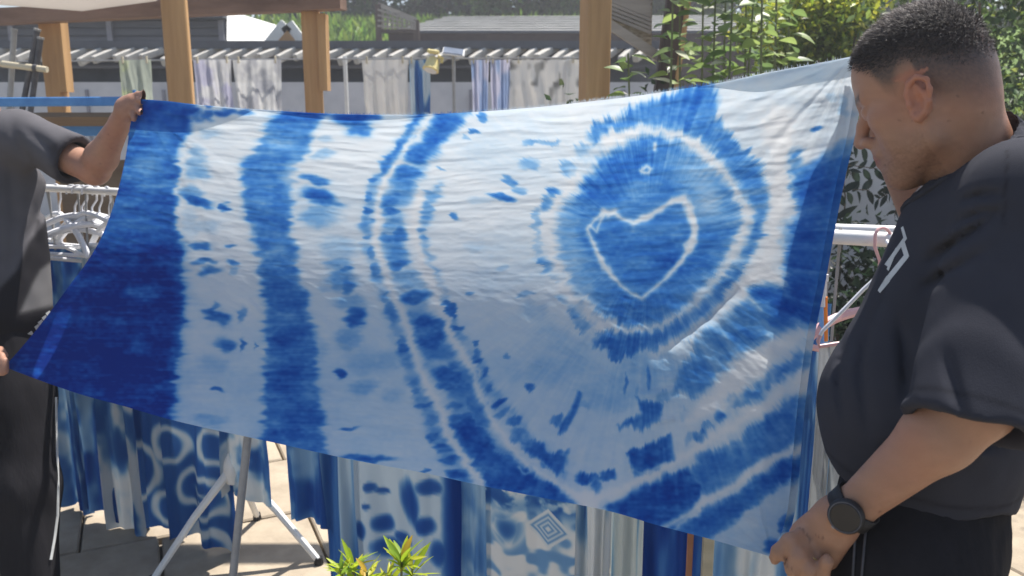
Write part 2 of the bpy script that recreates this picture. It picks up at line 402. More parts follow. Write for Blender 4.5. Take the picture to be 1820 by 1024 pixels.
def dye_main(PX, PY):
    D = Dye(PX, PY)
    # band at the left end
    D.poly([(150, 100), (350, 150), (346, 200), (333, 228), (320, 265), (311, 330), (313, 400), (322, 440), (326, 500), (322, 560), (326, 620), (314, 680), (303, 740), (300, 800), (-60, 800), (-60, 500), (150, 300)], 1.25, 4)
    D.poly([(100, 430), (318, 436), (322, 500), (318, 560), (320, 620), (308, 680), (296, 800), (-60, 800), (-60, 500)], 1.75, 9)
    for (x, y, a, b, k) in [(265, 290, 26, 20, .45), (285, 330, 22, 9, .4), (295, 260, 22, 28, .3), (250, 330, 14, 8, .3), (238, 460, 8, 30, .25), (245, 525, 26, 12, .28), (250, 610, 16, 14, .3), (240, 690, 30, 8, .15)]:
        sel = boxsel(D.x, D.y, [(x, y)], 70)
        D.d[sel] *= 1 - k * sg(np.hypot((D.x[sel] - x) / a, (D.y[sel] - y) / b) - 1, .3)
    for b in [(350, 285, 14, 22, .35), (352, 305, 24, 14, .42), (352, 357, 26, 8, 1.1, .2, 14), (340, 345, 18, 12, .5), (398, 367, 9, 6, 1.1, .2, 35), (365, 402, 28, 10, .16), (352, 440, 17, 7, .95), (405, 440, 8, 4, .8), (362, 468, 18, 4, .95), (412, 468, 10, 5, 1.0), (372, 483, 15, 8, .9), (413, 480, 9, 5, .4),
              (384, 565, 20, 13, 1.15, .2, 25), (378, 552, 8, 14, .7), (427, 560, 7, 12, .55), (400, 611, 15, 11, .85), (429, 612, 5, 11, .75), (453, 612, 3, 6, .5), (390, 694, 10, 4, 1.1), (378, 645, 26, 14, .16), (372, 748, 26, 11, .3), (370, 240, 20, 8, .2), (340, 395, 14, 30, .12),
              (368, 189, 12, 3, .9), (398, 200, 20, 4, .8), (370, 205, 10, 8, .6), (432, 200, 14, 4, .7), (350, 208, 10, 10, .5)]:
        D.blob(*b)
    # second band
    D.poly([(505, 190), (480, 215), (465, 242), (455, 265), (438, 290), (434, 330), (432, 370), (440, 400), (448, 425), (460, 460), (461, 500), (470, 540), (476, 580), (478, 620), (475, 660), (472, 700), (470, 740), (462, 800), (575, 810), (574, 740), (565, 700), (562, 650), (560, 600), (550, 560), (540, 520), (528, 480), (520, 440), (514, 400), (517, 340), (525, 300), (540, 260), (556, 230), (575, 204), (580, 190)], 1.0, 5)
    for q in [(490, 445, 14, 8), (520, 300, 12, 40), (500, 255, 16, 8), (505, 560, 20, 5), (490, 590, 14, 5), (540, 600, 16, 4), (485, 640, 18, 4), (550, 690, 12, 16), (490, 750, 14, 10), (508, 320, 12, 5)]:
        sel = boxsel(D.x, D.y, [q[:2]], 60)
        D.d[sel] *= 1 - .5 * sg(np.hypot((D.x[sel] - q[0]) / q[2], (D.y[sel] - q[1]) / q[3]) - 1, .35)
    for b in [(478, 625, 8, 6, .9), (520, 660, 30, 12, 1.25), (515, 600, 34, 16, 1.2), (520, 770, 46, 16, 1.25), (535, 205, 46, 6, 1.0)]: D.blob(*b)
    # column of blotches
    for b in [(625, 206, 34, 16, 1.1), (638, 228, 20, 14, 1.0), (660, 205, 16, 7, .8), (575, 275, 22, 8, .35), (575, 250, 18, 6, .2), (562, 322, 20, 9, 1.0, .2, 10), (570, 352, 32, 12, 1.05, .22, 18), (556, 345, 18, 8, .7), (570, 385, 34, 20, .42), (598, 440, 34, 18, .22), (600, 470, 22, 14, .5), (608, 500, 26, 18, .75), (615, 480, 12, 8, .9), (618, 510, 12, 14, .95), (630, 565, 17, 16, 1.1), (620, 540, 26, 12, .4), (575, 515, 12, 6, .25), (602, 663, 10, 8, 1.1), (648, 688, 24, 14, .3), (655, 640, 40, 26, .16), (620, 760, 14, 3, .85), (650, 815, 40, 6, 1.05), (620, 600, 24, 20, .35), (560, 620, 20, 20, .15), (690, 640, 24, 20, .2), (700, 700, 16, 14, .18)]:
        D.blob(*b)
    # pale dye wash, deepened lower down to paint in the shade's blue tint
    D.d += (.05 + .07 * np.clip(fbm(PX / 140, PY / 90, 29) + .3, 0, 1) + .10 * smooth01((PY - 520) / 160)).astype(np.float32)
    # continuous body of the arcs, broken by the pleats
    br = .62 + .38 * np.clip(vnoise(PY / 17, PX / 60, 30) * 1.6 + .25, -1, 1)
    base0 = D.d.copy(); D.d[:] = 0
    D.stroke([(745, 200), (720, 240), (697, 278), (674, 310), (658, 350), (650, 395), (653, 430), (664, 470), (680, 520), (694, 560), (714, 605), (730, 650), (744, 695), (758, 735), (776, 780), (800, 822), (822, 850)], [9, 9, 9, 9, 9, 9, 9, 9, 9, 9, 10, 9, 10, 12, 13, 15, 14], .62, 4)
    D.stroke([(800, 198), (776, 238), (745, 280), (718, 315), (703, 350), (695, 390), (698, 425), (706, 470), (722, 510), (740, 545), (762, 590), (782, 630), (800, 670), (816, 715), (840, 765), (875, 812), (930, 858), (1000, 890)], [20, 20, 22, 22, 20, 18, 18, 18, 20, 22, 26, 22, 20, 22, 26, 26, 22, 16], .66, 5)
    D.stroke([(778, 330), (760, 365), (753, 410), (760, 455), (778, 500), (800, 550), (826, 605), (850, 650), (874, 695), (905, 745), (950, 795), (1000, 830)], [5, 9, 8, 4, 4, 9, 8, 9, 10, 13, 18, 14], .42, 4)
    D.d = base0 + D.d * br.astype(np.float32)
    # outer arc of dashes
    D.stroke([(748, 200), (722, 238), (697, 278), (676, 300)], [9, 9, 9, 8], 1.05, 3)
    for b in [(664, 319, 9, 6, 1.0), (654, 347, 8, 8, 1.0), (651, 371, 9, 6, 1.1), (648, 390, 8, 14, .7), (650, 422, 9, 6, .6), (662, 452, 7, 14, .75), (669, 481, 9, 12, 1.0), (674, 498, 6, 8, .5), (683, 530, 7, 12, .6), (690, 550, 9, 14, .7), (696, 568, 6, 10, .6), (716, 602, 10, 8, .7), (719, 616, 11, 8, 1.0), (740, 694, 10, 7, .75, .2, -20), (752, 722, 14, 6, 1.05, .2, -18), (763, 749, 12, 10, .9), (770, 778, 14, 7, 1.1, .2, -15), (783, 797, 18, 8, 1.1), (795, 816, 18, 10, 1.15), (812, 845, 20, 12, 1.15), (752, 838, 8, 6, .9)]:
        D.blob(*b)
    # main arc
    D.stroke([(806, 198), (795, 220), (770, 245), (752, 270)], [26, 22, 20, 18], 1.0, 5)
    for b in [(790, 215, 26, 12, 1.1), (772, 250, 22, 9, .95), (760, 258, 20, 6, .9), (738, 283, 24, 12, 1.15, .2, 12), (722, 310, 26, 13, 1.1), (712, 300, 14, 8, .9), (718, 340, 18, 12, .5), (730, 330, 12, 16, .4), (692, 360, 20, 12, .95), (695, 378, 18, 8, 1.05), (700, 345, 8, 6, .9), (690, 400, 16, 10, .6), (690, 424, 16, 10, .85), (708, 418, 14, 14, 1.0), (700, 448, 20, 6, .5), (708, 471, 22, 7, 1.05, .2, -8), (698, 466, 10, 8, .8), (720, 490, 22, 10, .42), (735, 528, 26, 14, 1.15, .18, -10), (735, 505, 24, 8, .4), (763, 588, 30, 27, 1.2, .15, 15), (745, 578, 16, 12, .9), (770, 610, 20, 14, 1.05), (800, 668, 22, 18, 1.15), (792, 690, 16, 10, 1.0), (812, 700, 20, 14, .7), (808, 722, 22, 7, .8, .2, -15), (820, 742, 26, 8, .9, .2, -10), (700, 600, 18, 10, .2)]:
        D.blob(*b)
    D.poly([(800, 752), (838, 740), (862, 765), (885, 795), (915, 822), (950, 848), (990, 868), (1030, 888), (1028, 905), (940, 893), (862, 868), (838, 820), (815, 785), (806, 765)], 1.3, 5)
    D.stroke([(812, 650), (832, 680), (845, 712), (858, 748)], [12, 16, 18, 16], .85, 4)
    # inner arc
    for b in [(762, 345, 16, 8, .6), (757, 368, 12, 12, .62), (752, 384, 12, 5, .7), (752, 408, 9, 5, .7), (754, 424, 9, 5, .65), (757, 437, 12, 3, .4), (801, 550, 9, 16, 1.15, .15, -20), (815, 578, 12, 6, 1.0), (822, 590, 8, 8, .4), (846, 638, 9, 11, 1.1), (860, 662, 10, 6, .85), (870, 686, 9, 6, .8), (886, 716, 13, 7, 1.05, .2, -25), (893, 735, 14, 6, .7, .2, -25), (910, 752, 15, 9, .9, .2, -20), (925, 775, 20, 14, .85), (820, 610, 10, 6, .3), (845, 615, 7, 7, .9)]:
        D.blob(*b)
    D.poly([(925, 782), (955, 778), (975, 800), (1008, 806), (1003, 838), (988, 846), (960, 826), (935, 808)], 1.15, 4)
    # marks between arcs and medallion
    for b in [(842, 236, 9, 5, .8, .2, 20), (855, 207, 9, 6, .9), (830, 248, 8, 5, .4, .2, 30), (788, 302, 9, 3, .55, .2, 15), (806, 381, 7, 6, .8), (945, 256, 16, 5, .45), (968, 255, 20, 6, .35), (937, 290, 18, 14, .5), (905, 322, 14, 8, .7, .2, 25), (922, 338, 18, 6, .5, .2, 20), (896, 351, 20, 6, 1.05, .2, 12), (850, 355, 30, 6, .16), (840, 440, 20, 14, .14), (895, 478, 12, 6, .3), (833, 523, 9, 4, .5), (930, 526, 14, 5, .4), (945, 555, 30, 16, .22, .3, 30), (790, 530, 10, 8, .25), (900, 632, 8, 4, .6), (940, 690, 9, 8, 1.1), (880, 690, 20, 12, .15), (985, 252, 14, 4, .4)]:
        D.blob(*b)
    D.blob(985, 590, 60, 20, .22, .4, 30); D.blob(980, 660, 90, 30, .34, .5); D.blob(1080, 690, 70, 40, .40, .5); D.blob(910, 640, 60, 18, .2, .5)
    D.blob(1150, 660, 60, 40, .45, .5); D.blob(1000, 620, 70, 30, .28, .5)
    # medallion: outer blue ring
    D.poly([(1050, 225), (1105, 205), (1140, 185), (1190, 165), (1270, 148), (1276, 195), (1300, 235), (1332, 275), (1362, 300), (1368, 345), (1362, 395), (1342, 440), (1318, 480), (1290, 530), (1240, 590), (1180, 615), (1125, 632), (1085, 628), (1055, 596), (1100, 590), (1170, 585), (1225, 545), (1275, 490), (1315, 430), (1325, 380), (1310, 335), (1280, 295), (1240, 255), (1180, 230), (1120, 228), (1070, 250), (1052, 262)], .98, 5)
    for b in [(1062, 238, 20, 14, .75), (1040, 268, 16, 12, .5), (1012, 300, 18, 12, .5), (1013, 305, 12, 8, .4), (985, 345, 12, 10, .95), (972, 365, 12, 12, .85), (958, 395, 9, 22, .42), (955, 440, 8, 26, .25), (972, 470, 12, 14, .75), (990, 492, 12, 10, .55), (1003, 530, 16, 10, .6), (1024, 552, 14, 16, .95), (1040, 575, 20, 10, .6), (1085, 612, 30, 14, 1.1), (1100, 628, 18, 10, 1.05), (1215, 215, 40, 18, 1.1), (1240, 180, 34, 24, 1.05)]:
        D.blob(*b)
    # medallion: inner fill
    D.poly([(1150, 232), (1200, 242), (1245, 272), (1280, 305), (1305, 345), (1318, 385), (1308, 430), (1270, 490), (1225, 545), (1170, 578), (1110, 585), (1065, 560), (1030, 520), (1005, 480), (988, 440), (990, 395), (1005, 360), (1035, 315), (1060, 280), (1100, 252)], .96, 7)
    for b in [(1100, 300, 60, 46, 1.15), (1060, 345, 40, 30, 1.1), (1130, 440, 70, 50, 1.05), (1210, 470, 50, 34, 1.1), (1050, 430, 26, 40, 1.05), (1160, 250, 26, 14, 1.1), (1110, 545, 50, 30, 1.05), (1290, 330, 16, 30, .8)]: D.blob(*b)
    for q in [(1225, 300, 34, 26, .45), (1255, 335, 30, 34, .5), (1262, 375, 30, 22, .55), (1020, 465, 26, 30, .45), (1010, 410, 16, 40, .4), (1050, 520, 30, 34, .4), (1130, 340, 22, 22, .25), (1235, 520, 26, 20, .3)]:
        sel = boxsel(D.x, D.y, [q[:2]], 90)
        D.d[sel] *= 1 - q[4] * sg(np.hypot((D.x[sel] - q[0]) / q[2], (D.y[sel] - q[1]) / q[3]) - 1, .4)
    # right-hand fields
    D.poly([(1398, 285), (1404, 266), (1420, 268), (1424, 298), (1445, 292), (1480, 266), (1530, 240), (1530, 400), (1480, 560), (1434, 606), (1420, 570), (1402, 530), (1392, 480), (1400, 440), (1402, 410), (1424, 380), (1410, 350), (1402, 320)], 1.1, 5)
    D.blob(1410, 420, 30, 26, .6); D.blob(1450, 228, 11, 5, .95, .2, -25); D.blob(1478, 172, 12, 10, .2); D.blob(1500, 190, 10, 24, .25)
    D.poly([(1255, 575), (1300, 530), (1325, 528), (1345, 500), (1400, 498), (1432, 470), (1440, 545), (1415, 592), (1372, 610), (1345, 628), (1312, 642), (1285, 672), (1232, 704), (1190, 700), (1205, 655), (1228, 618)], .75, 7)
    for b in [(1360, 520, 36, 18, 1.15), (1395, 545, 30, 24, 1.1), (1385, 570, 26, 16, .95), (1325, 600, 26, 22, .95), (1290, 640, 24, 18, .9), (1285, 600, 20, 26, .7), (1245, 660, 26, 30, .7), (1235, 690, 30, 14, .75), (1320, 560, 20, 18, .8), (1260, 560, 16, 16, .7)]: D.blob(*b)
    D.clear([(1318, 508), (1332, 486), (1352, 472), (1374, 476), (1388, 494), (1390, 514), (1366, 502), (1340, 500)], 2.5, .9)  # eye shape paints a hanger silhouette showing through the backlit cloth
    D.resist([(1306, 508), (1328, 526), (1350, 550)], [6, 5, 2], 2, .8)
    D.resist([(1270, 560), (1290, 600), (1310, 640)], [3, 4, 2], 3, .5); D.resist([(1240, 600), (1262, 640), (1280, 670)], 3, 3, .4)
    # lower right
    D.poly([(1225, 836), (1262, 806), (1330, 762), (1398, 712), (1425, 700), (1425, 800), (1396, 802), (1330, 838), (1262, 884), (1244, 884)], .85, 6)
    D.poly([(1192, 944), (1245, 912), (1282, 890), (1345, 850), (1425, 800), (1412, 850), (1388, 862), (1352, 892), (1310, 925), (1285, 945), (1255, 962), (1225, 962)], 1.1, 5)
    D.poly([(1076, 902), (1100, 884), (1130, 868), (1180, 845), (1218, 832), (1250, 872), (1238, 902), (1190, 940), (1160, 945), (1120, 935)], 1.5, 5)
    for b in [(1340, 703, 22, 18, 1.1), (1310, 716, 20, 12, .6), (1352, 680, 14, 14, .8), (1278, 736, 10, 16, .95, .2, -30), (1243, 774, 13, 11, 1.15), (1222, 778, 10, 10, .5), (1258, 760, 12, 8, .6), (1375, 665, 20, 16, .9), (1400, 668, 16, 24, 1.0), (1385, 730, 14, 20, .9), (1350, 780, 22, 26, 1.0), (1370, 745, 16, 24, .9), (1300, 815, 22, 16, .6), (1405, 730, 14, 60, .75), (1392, 840, 16, 24, 1.1), (1398, 935, 12, 22, 1.1), (1375, 970, 20, 12, 1.2), (1250, 815, 18, 14, .9), (1240, 845, 22, 14, .6), (1415, 640, 10, 24, .7)]: D.blob(*b)
    D.poly([(1114, 806), (1150, 790), (1190, 777), (1199, 812), (1168, 834), (1126, 847)], 1.35, 3)
    for b in [(1038, 849, 15, 10, 1.25), (1079, 848, 14, 10, 1.25), (1060, 866, 10, 12, 1.1), (1055, 852, 16, 6, .9), (1005, 900, 40, 12, 1.3), (960, 870, 40, 12, 1.3)]: D.blob(*b)
    D.stroke([(1034, 702), (1020, 735), (1004, 762)], [4, 6, 8], 1.05, 2.5); D.blob(990, 752, 10, 9, .9)
    D.poly([(1130, 702), (1162, 708), (1178, 722), (1170, 750), (1140, 766), (1112, 768), (1100, 758), (1122, 748), (1140, 730)], 1.1, 4)
    for b in [(1112, 683, 3, 22, .9), (1152, 668, 4, 18, .9), (1133, 690, 3, 20, .5), (1092, 700, 5, 30, .3), (1180, 705, 14, 14, .6), (1040, 720, 14, 8, .4), (1220, 735, 16, 10, .4)]: D.blob(*b)
    # tied (undyed) lines
    D.resist([(765, 196), (735, 235), (708, 280), (690, 312), (676, 342), (668, 385), (668, 425), (682, 470), (694, 510), (712, 555), (730, 600), (742, 640), (758, 680)], [6, 5, 4, 5, 5, 5, 5, 5, 6, 5, 4, 4, 4], 2.5, .9)
    D.resist([(758, 680), (775, 725), (795, 770), (815, 805), (838, 838), (858, 868)], [7, 6, 5, 4, 5, 4], 3, .95, 1.0)
    D.resist([(745, 350), (737, 380), (738, 420), (752, 470), (772, 520), (788, 560), (806, 600), (826, 635), (842, 672), (856, 705), (872, 740), (890, 770), (915, 805), (935, 826), (965, 845), (1000, 866), (1045, 890)], [8, 7, 6, 8, 7, 4, 6, 6, 6, 6, 5, 5, 5, 5, 5, 7, 12], 2.5, .92)
    D.resist([(922, 832), (932, 848), (942, 842), (936, 828)], 2, 1.5, .8); D.resist([(940, 824), (965, 822), (985, 845)], 2, 1.5, .6)
    D.resist([(1040, 893), (1062, 888), (1090, 878), (1130, 858), (1185, 828), (1230, 803), (1280, 770), (1340, 732), (1425, 672)], [14, 10, 9, 7, 9, 13, 14, 17, 18], 4, .95)
    D.resist([(1036, 888), (1055, 905), (1072, 925)], [12, 10, 4], 4, .9)
    D.resist([(1172, 940), (1215, 918), (1250, 896), (1270, 882), (1310, 858), (1350, 832), (1420, 792)], [5, 5, 9, 6, 8, 9, 6], 2.5, .95)
    D.resist([(1120, 838), (1150, 838), (1185, 822)], 2, 1.5, .6)
    D.resist([(1085, 250), (1120, 238), (1165, 231), (1215, 246), (1255, 272), (1288, 305), (1314, 345), (1330, 378), (1322, 412), (1306, 452), (1274, 496), (1228, 548), (1180, 574), (1120, 590), (1066, 580)], [16, 10, 8, 12, 13, 11, 9, 10, 13, 9, 8, 6, 5, 5, 5], 4, .93)
    D.resist([(1066, 580), (1030, 545), (1000, 505), (984, 460), (978, 415), (990, 370), (1015, 330), (1050, 285), (1085, 252)], [9, 12, 13, 12, 11, 9, 14, 15, 16], 5, .85)
    D.resist([(1325, 370), (1332, 395), (1325, 415)], 8, 3, .6); 
    D.resist([(1385, 220), (1390, 300), (1384, 360), (1378, 420), (1350, 478), (1318, 520), (1270, 560), (1215, 598), (1160, 628)], [30, 22, 20, 15, 13, 11, 11, 8, 3], 5, .97)  # lower tail of this line paints the sunlit diagonal fold white
    D.resist([(1435, 590), (1380, 622), (1320, 660), (1280, 700), (1230, 742)], [10, 24, 30, 26, 14], 6, .95)
    heart = [(1043, 407), (1056, 392), (1074, 377), (1092, 379), (1106, 389), (1126, 397), (1150, 386), (1174, 371), (1196, 356), (1216, 354), (1224, 372), (1234, 393), (1234, 420), (1226, 440), (1214, 460), (1190, 489), (1166, 510), (1140, 530), (1126, 524), (1102, 506), (1080, 482), (1062, 450), (1048, 418), (1043, 407)]
    D.resist(heart, [3, 3, 5, 4, 5, 6, 6, 6, 8, 9, 7, 8, 5, 5, 3, 4, 4, 3, 4, 6, 5, 4, 3], 1.8, .98, .15)
    D.resist([(1050, 402), (1060, 412), (1068, 392), (1076, 378)], 2.2, 1.5, .9, .1); D.resist([(1074, 374), (1082, 384), (1092, 376)], 4, 2, .9, .1)
    D.resist([(1226, 428), (1216, 436), (1222, 446)], 3, 1.5, .8, .2)
    D.resist([(1164, 255), (1163, 266)], 3.5, 1.5, .95, .1); D.resist([(1138, 303), (1148, 296), (1156, 300), (1150, 307), (1140, 305)], 3.5, 1.8, .95, .3)
    return D
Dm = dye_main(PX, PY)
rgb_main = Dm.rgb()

def cloth_depth(SS, TT, PX, PY):
    inv = 1 / 2.32 + (1 / 1.33 - 1 / 2.32) * SS
    Yb = 1 / inv
    ends = np.clip(np.sin(np.pi * np.clip(SS, 0, 1)), 0, 1) ** .6
    bel = .055 + .125 * ends
    bel = bel * (1 - .45 * smooth01((SS - .72) / .15))
    dl = .17 - .06 * smooth01((.16 - SS) / .16) + .05 * np.sin(np.pi * SS) - .05 * smooth01((SS - .74) / .14)
    Y = Yb + bel * 4 * TT * (1 - TT) * (1 - .15 * (1 - TT)) - dl * TT ** 1.25
    return Y - .075 * smooth01((SS - .70) / .30) * np.clip((TT - .35) / .65, 0, 1) ** 1.7
def cloth_relief(SS, TT, PX, PY):
    # taut creases running along the cloth from the held corners, crumples half-way down, soft rolls below
    w = 0
    tw = TT * 370 + 7 * fbm(SS * 8, TT * 5, 40)
    fade = np.exp(-(TT / .34) ** 2)
    w = w + (.0036) * fade * fbm(SS * 9, tw / 7.5, 41, 3) * (1.5 - SS * .5)
    w = w + .0032 * np.exp(-(TT / .16) ** 2) * fbm(SS * 4, tw / 13, 45, 2)
    w = w + .0012 * fbm(SS * 42, tw / 4.5, 47, 3)
    ang = .55
    u = PX * math.cos(ang) + PY * math.sin(ang); v = -PX * math.sin(ang) + PY * math.cos(ang)
    mid = np.exp(-((TT - .6) / .11) ** 2)
    w = w + .0055 * mid * fbm(u / 75, v / 22, 51, 3)
    w = w + .003 * np.exp(-((TT - .93) / .1) ** 2) * fbm(SS * 7, tw / 11, 55, 2)
    w = w + .006 * fbm(SS * 5, TT * 3, 60, 2)
    for (cx, cy, am) in ((1516, 100, .0030), (246, 176, .0028), (8, 652, .0012), (1372, 990, .0010)):
        r = np.hypot(PX - cx, PY - cy); th = np.arctan2(PY - cy, PX - cx)
        w = w + am * np.exp(-(r / 330) ** 2) * np.clip(r / 40, 0, 1) * vnoise(th * 16, r / 400, 64)
    # the long diagonal fold right of the heart, two short ones under it
    for (pts, a, wd) in [([(1150, 632), (1215, 588), (1265, 552), (1315, 505)], .018, 15), ([(1130, 705), (1165, 700), (1205, 692)], .010, 8), ([(1150, 752), (1200, 744)], .009, 7), ([(1165, 682), (1205, 668)], .007, 7), ([(590, 600), (640, 625)], .006, 7), ([(440, 530), (462, 560)], .006, 6), ([(930, 640), (965, 652)], .006, 6), ([(550, 560), (580, 575)], .005, 6)]:
        d, t = seg_dist(PX.astype(np.float32), PY.astype(np.float32), pts)
        w = w - a * np.exp(-(d / wd) ** 2) * np.sin(np.pi * np.clip(t, .02, .98)) ** .6
    return w
def cloth_points(PX, PY, SS, TT, off=0.0):
    Y = cloth_depth(SS, TT, PX, PY) + cloth_relief(SS, TT, PX, PY) + off
    u = (PX - CW / 2) / FPX; v = (CH / 2 - PY) / FPX
    d = FWD[None, None] + RGT * u[..., None] + UPV * v[..., None]
    return CAM + d * (Y / d[..., 1])[..., None]
def grid_faces(nt, ns):
    i = np.arange(nt * ns).reshape(nt, ns)
    return np.stack([i[:-1, :-1], i[1:, :-1], i[1:, 1:], i[:-1, 1:]], -1).reshape(-1, 4)
CP3 = cloth_points(PX, PY, SS, TT)

cloth = empty('dyed_cloth', at(900, 900, 1.6))
tag(cloth, 'large blue and white tie-dyed cloth with heart medallion held up between two people', 'cloth')
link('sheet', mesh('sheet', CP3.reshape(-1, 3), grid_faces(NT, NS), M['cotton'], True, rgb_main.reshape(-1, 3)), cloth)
# hem turned over at both ends of the top edge (second layer lying on the front)
def layer(name, s0, s1, wfun, off, n=160, k=14):
    s = np.linspace(s0, s1, n); w = np.array([wfun(q) for q in s])
    S2, T2 = np.meshgrid(s, np.linspace(0, 1, k)); T2 = T2 * w[None, :]
    iS = S2 * (NS - 1); iT = T2 * (NT - 1)
    def samp(A):
        x0 = np.clip(iS.astype(int), 0, NS - 2); y0 = np.clip(iT.astype(int), 0, NT - 2); fx = iS - x0; fy = iT - y0
        if A.ndim == 3: fx = fx[..., None]; fy = fy[..., None]
        return (A[y0, x0] * (1 - fx) + A[y0, x0 + 1] * fx) * (1 - fy) + (A[y0 + 1, x0] * (1 - fx) + A[y0 + 1, x0 + 1] * fx) * fy
    P = samp(CP3); C = samp(rgb_main)
    nrm = P - CAM; nrm /= np.linalg.norm(nrm, axis=-1, keepdims=True)
    P = P + nrm * (off * (.25 + .75 * np.linspace(0, 1, k)[:, None, None] ** .5))
    link(name, mesh(name, P.reshape(-1, 3), grid_faces(k, n), M['cotton'], True, C.reshape(-1, 3)), cloth)
layer('hem', .0, .16, lambda q: .10 * (1 - (q / .16) ** 3) + .004, -.006)
layer('hem', .78, 1.0, lambda q: .004 + .036 * smooth01((q - .78) / .1), -.004)
layer('hem', .16, .42, lambda q: .016 * math.sin(math.pi * (q - .16) / .26) + .003, -.004)
# the right end doubled back behind itself
s2 = np.linspace(0, 1, 40); t2 = np.linspace(.03, 1, 200)
edge0 = np.interp(t2, [0, .1, .2, .35, .5, .7, 1], [.995, .985, .962, .955, .957, .962, .975])
SSf = edge0[:, None] + (1 - edge0)[:, None] * s2[None, :]; TTf = np.repeat(t2[:, None], 40, 1)
def sampm(A, S_, T_):
    iS = S_ * (NS - 1); iT = T_ * (NT - 1); x0 = np.clip(iS.astype(int), 0, NS - 2); y0 = np.clip(iT.astype(int), 0, NT - 2)
    fx = (iS - x0)[..., None]; fy = (iT - y0)[..., None]
    return (A[y0, x0] * (1 - fx) + A[y0, x0 + 1] * fx) * (1 - fy) + (A[y0 + 1, x0] * (1 - fx) + A[y0 + 1, x0 + 1] * fx) * fy
Pf = sampm(CP3, SSf, TTf); nf = Pf - CAM; nf /= np.linalg.norm(nf, axis=-1, keepdims=True)
Pf = Pf + nf * .012 + np.array([.012, 0, 0]) * s2[None, :, None]
link('folded_end', mesh('folded_end', Pf.reshape(-1, 3), grid_faces(200, 40), M['cotton'], True, sampm(rgb_main, SSf, TTf).reshape(-1, 3)), cloth)
# loose threads along the cut edges
def threads(n, rows):
    V = []; F = []; C = []
    for k in range(n):
        which = random.random()
        if which < .8:
            j = int(random.triangular(60, NS - 2, 430)); p = CP3[0, j]; c = rgb_main[2, j]; d = np.array([random.uniform(-.5, .5), random.uniform(-.4, .2), 1.0])
        else:
            i = int(random.uniform(200, NT - 5)); p = CP3[i, NS - 1]; c = rgb_main[i, NS - 3]; d = np.array([1.0, random.uniform(-.4, .2), random.uniform(-.6, .6)])
        d = d / np.linalg.norm(d); L = random.uniform(.002, .0075); b = np.cross(d, [0, 1, 0]); b = b / np.linalg.norm(b) * .00032
        q = p + d * L + np.array([random.uniform(-1, 1), 0, random.uniform(-1, 1)]) * .001
        o = len(V); V += [p - b, p + b, q]; F.append((o, o + 1, o + 2)); C += [c] * 3
    return V, F, C
V, F, C = threads(1500, 1)
tag(link('frayed_thread', mesh('frayed_thread', V, np.array(F), M['cotton'], False, np.array(C)), cloth), kind='stuff')

# ================================================================== ground
gv = [(-120, -20, -.03), (120, -20, -.03), (120, 200, -.03), (-120, 200, -.03)]
tag(link('ground', mesh('ground', gv, [(0, 1, 2, 3)], M['ground'])), 'bare earth ground under and around the paving', 'ground', kind='structure')
pav = empty('pavement', (0, 2.5, 0)); tag(pav, 'tan stone slab paving of the yard', 'pavement', kind='structure')
slab_me = []
for q in range(4):
    sx, sy = random.uniform(.488, .494), random.uniform(.488, .494)
    mb = MB().box((0, 0, -.02), (sx, sy, .04), None, .006)
    slab_me.append(mesh('slab', mb.v, mb.f, M['slab']))
ca, sa = math.cos(R(24)), math.sin(R(24))
for i in range(-9, 12):
    for j in range(-4, 12):
        x = i * .5 + (.25 if j % 2 else 0); y = j * .5
        X, Y = x * ca - y * sa, 2.4 + x * sa + y * ca
        if not (-3.6 < X < 3.2 and .6 < Y < 5.2): continue
        o = bpy.data.objects.new('paving_slab', slab_me[(i * 7 + j * 3) % 4]); COL.objects.link(o)
        o.parent = pav; o.location = (X, Y - 2.5, random.uniform(-.004, .003)); o.rotation_euler = (random.uniform(-.004, .004), random.uniform(-.004, .004), R(24) + random.choice((0, math.pi)))
# hill behind
def hill_z(x, y): return 2.15 + np.minimum(y - 15.2, 3.6) * .27 + np.maximum(y - 18.8, 0) * .03 + .22 * fbm(x / 5, y / 5, 5)
hx, hy = np.meshgrid(np.linspace(-60, 60, 60), np.linspace(15.2, 70, 40))
hz = hill_z(hx, hy) ; hz[0] = -.1
tag(link('hill', mesh('hill', np.stack([hx, hy, hz], -1).reshape(-1, 3), grid_faces(40, 60), M['grass'], True)), 'green grassy slope rising behind the yard', 'hill', kind='structure')

# ================================================================== foliage
def leaf_cloud(P, size, col, rngl, droop=.3, asp=.5, jitter=.35, up=.5):
    n = len(P); V = np.zeros((n, 6, 3)); 
    d = rngl.normal(size=(n, 3)); d[:, 2] -= droop; d /= np.linalg.norm(d, axis=1, keepdims=True)
    u = rngl.normal(size=(n, 3)); u[:, 2] += up; s = np.cross(d, u); s /= np.linalg.norm(s, axis=1, keepdims=True) + 1e-9
    nn = np.cross(s, d)
    L = size * rngl.uniform(.6, 1.3, (n, 1)); W = L * asp * .5
    V[:, 0] = P; V[:, 1] = P + d * L * .45 + s * W + nn * W * .35; V[:, 2] = P + d * L * .45 - nn * W * .1; V[:, 3] = P + d * L * .45 - s * W + nn * W * .35
    V[:, 4] = P + d * L - nn * L * .12; V[:, 5] = V[:, 4]
    b = np.arange(n)[:, None] * 5
    V = V[:, :5]
    F = np.concatenate([b + np.array([[0, 1, 2]]), b + np.array([[0, 2, 3]]), b + np.array([[1, 4, 2]]), b + np.array([[2, 4, 3]])], 0)
    col = np.asarray(col)
    if col.ndim == 1: col = np.repeat(col[None], n, 0)
    c = col * rngl.uniform(1 - jitter, 1 + jitter, (n, 1)) * (1 + rngl.uniform(-.12, .12, (n, 3)))
    return V.reshape(-1, 3), F, np.repeat(np.clip(c, 0, 1), 5, 0)
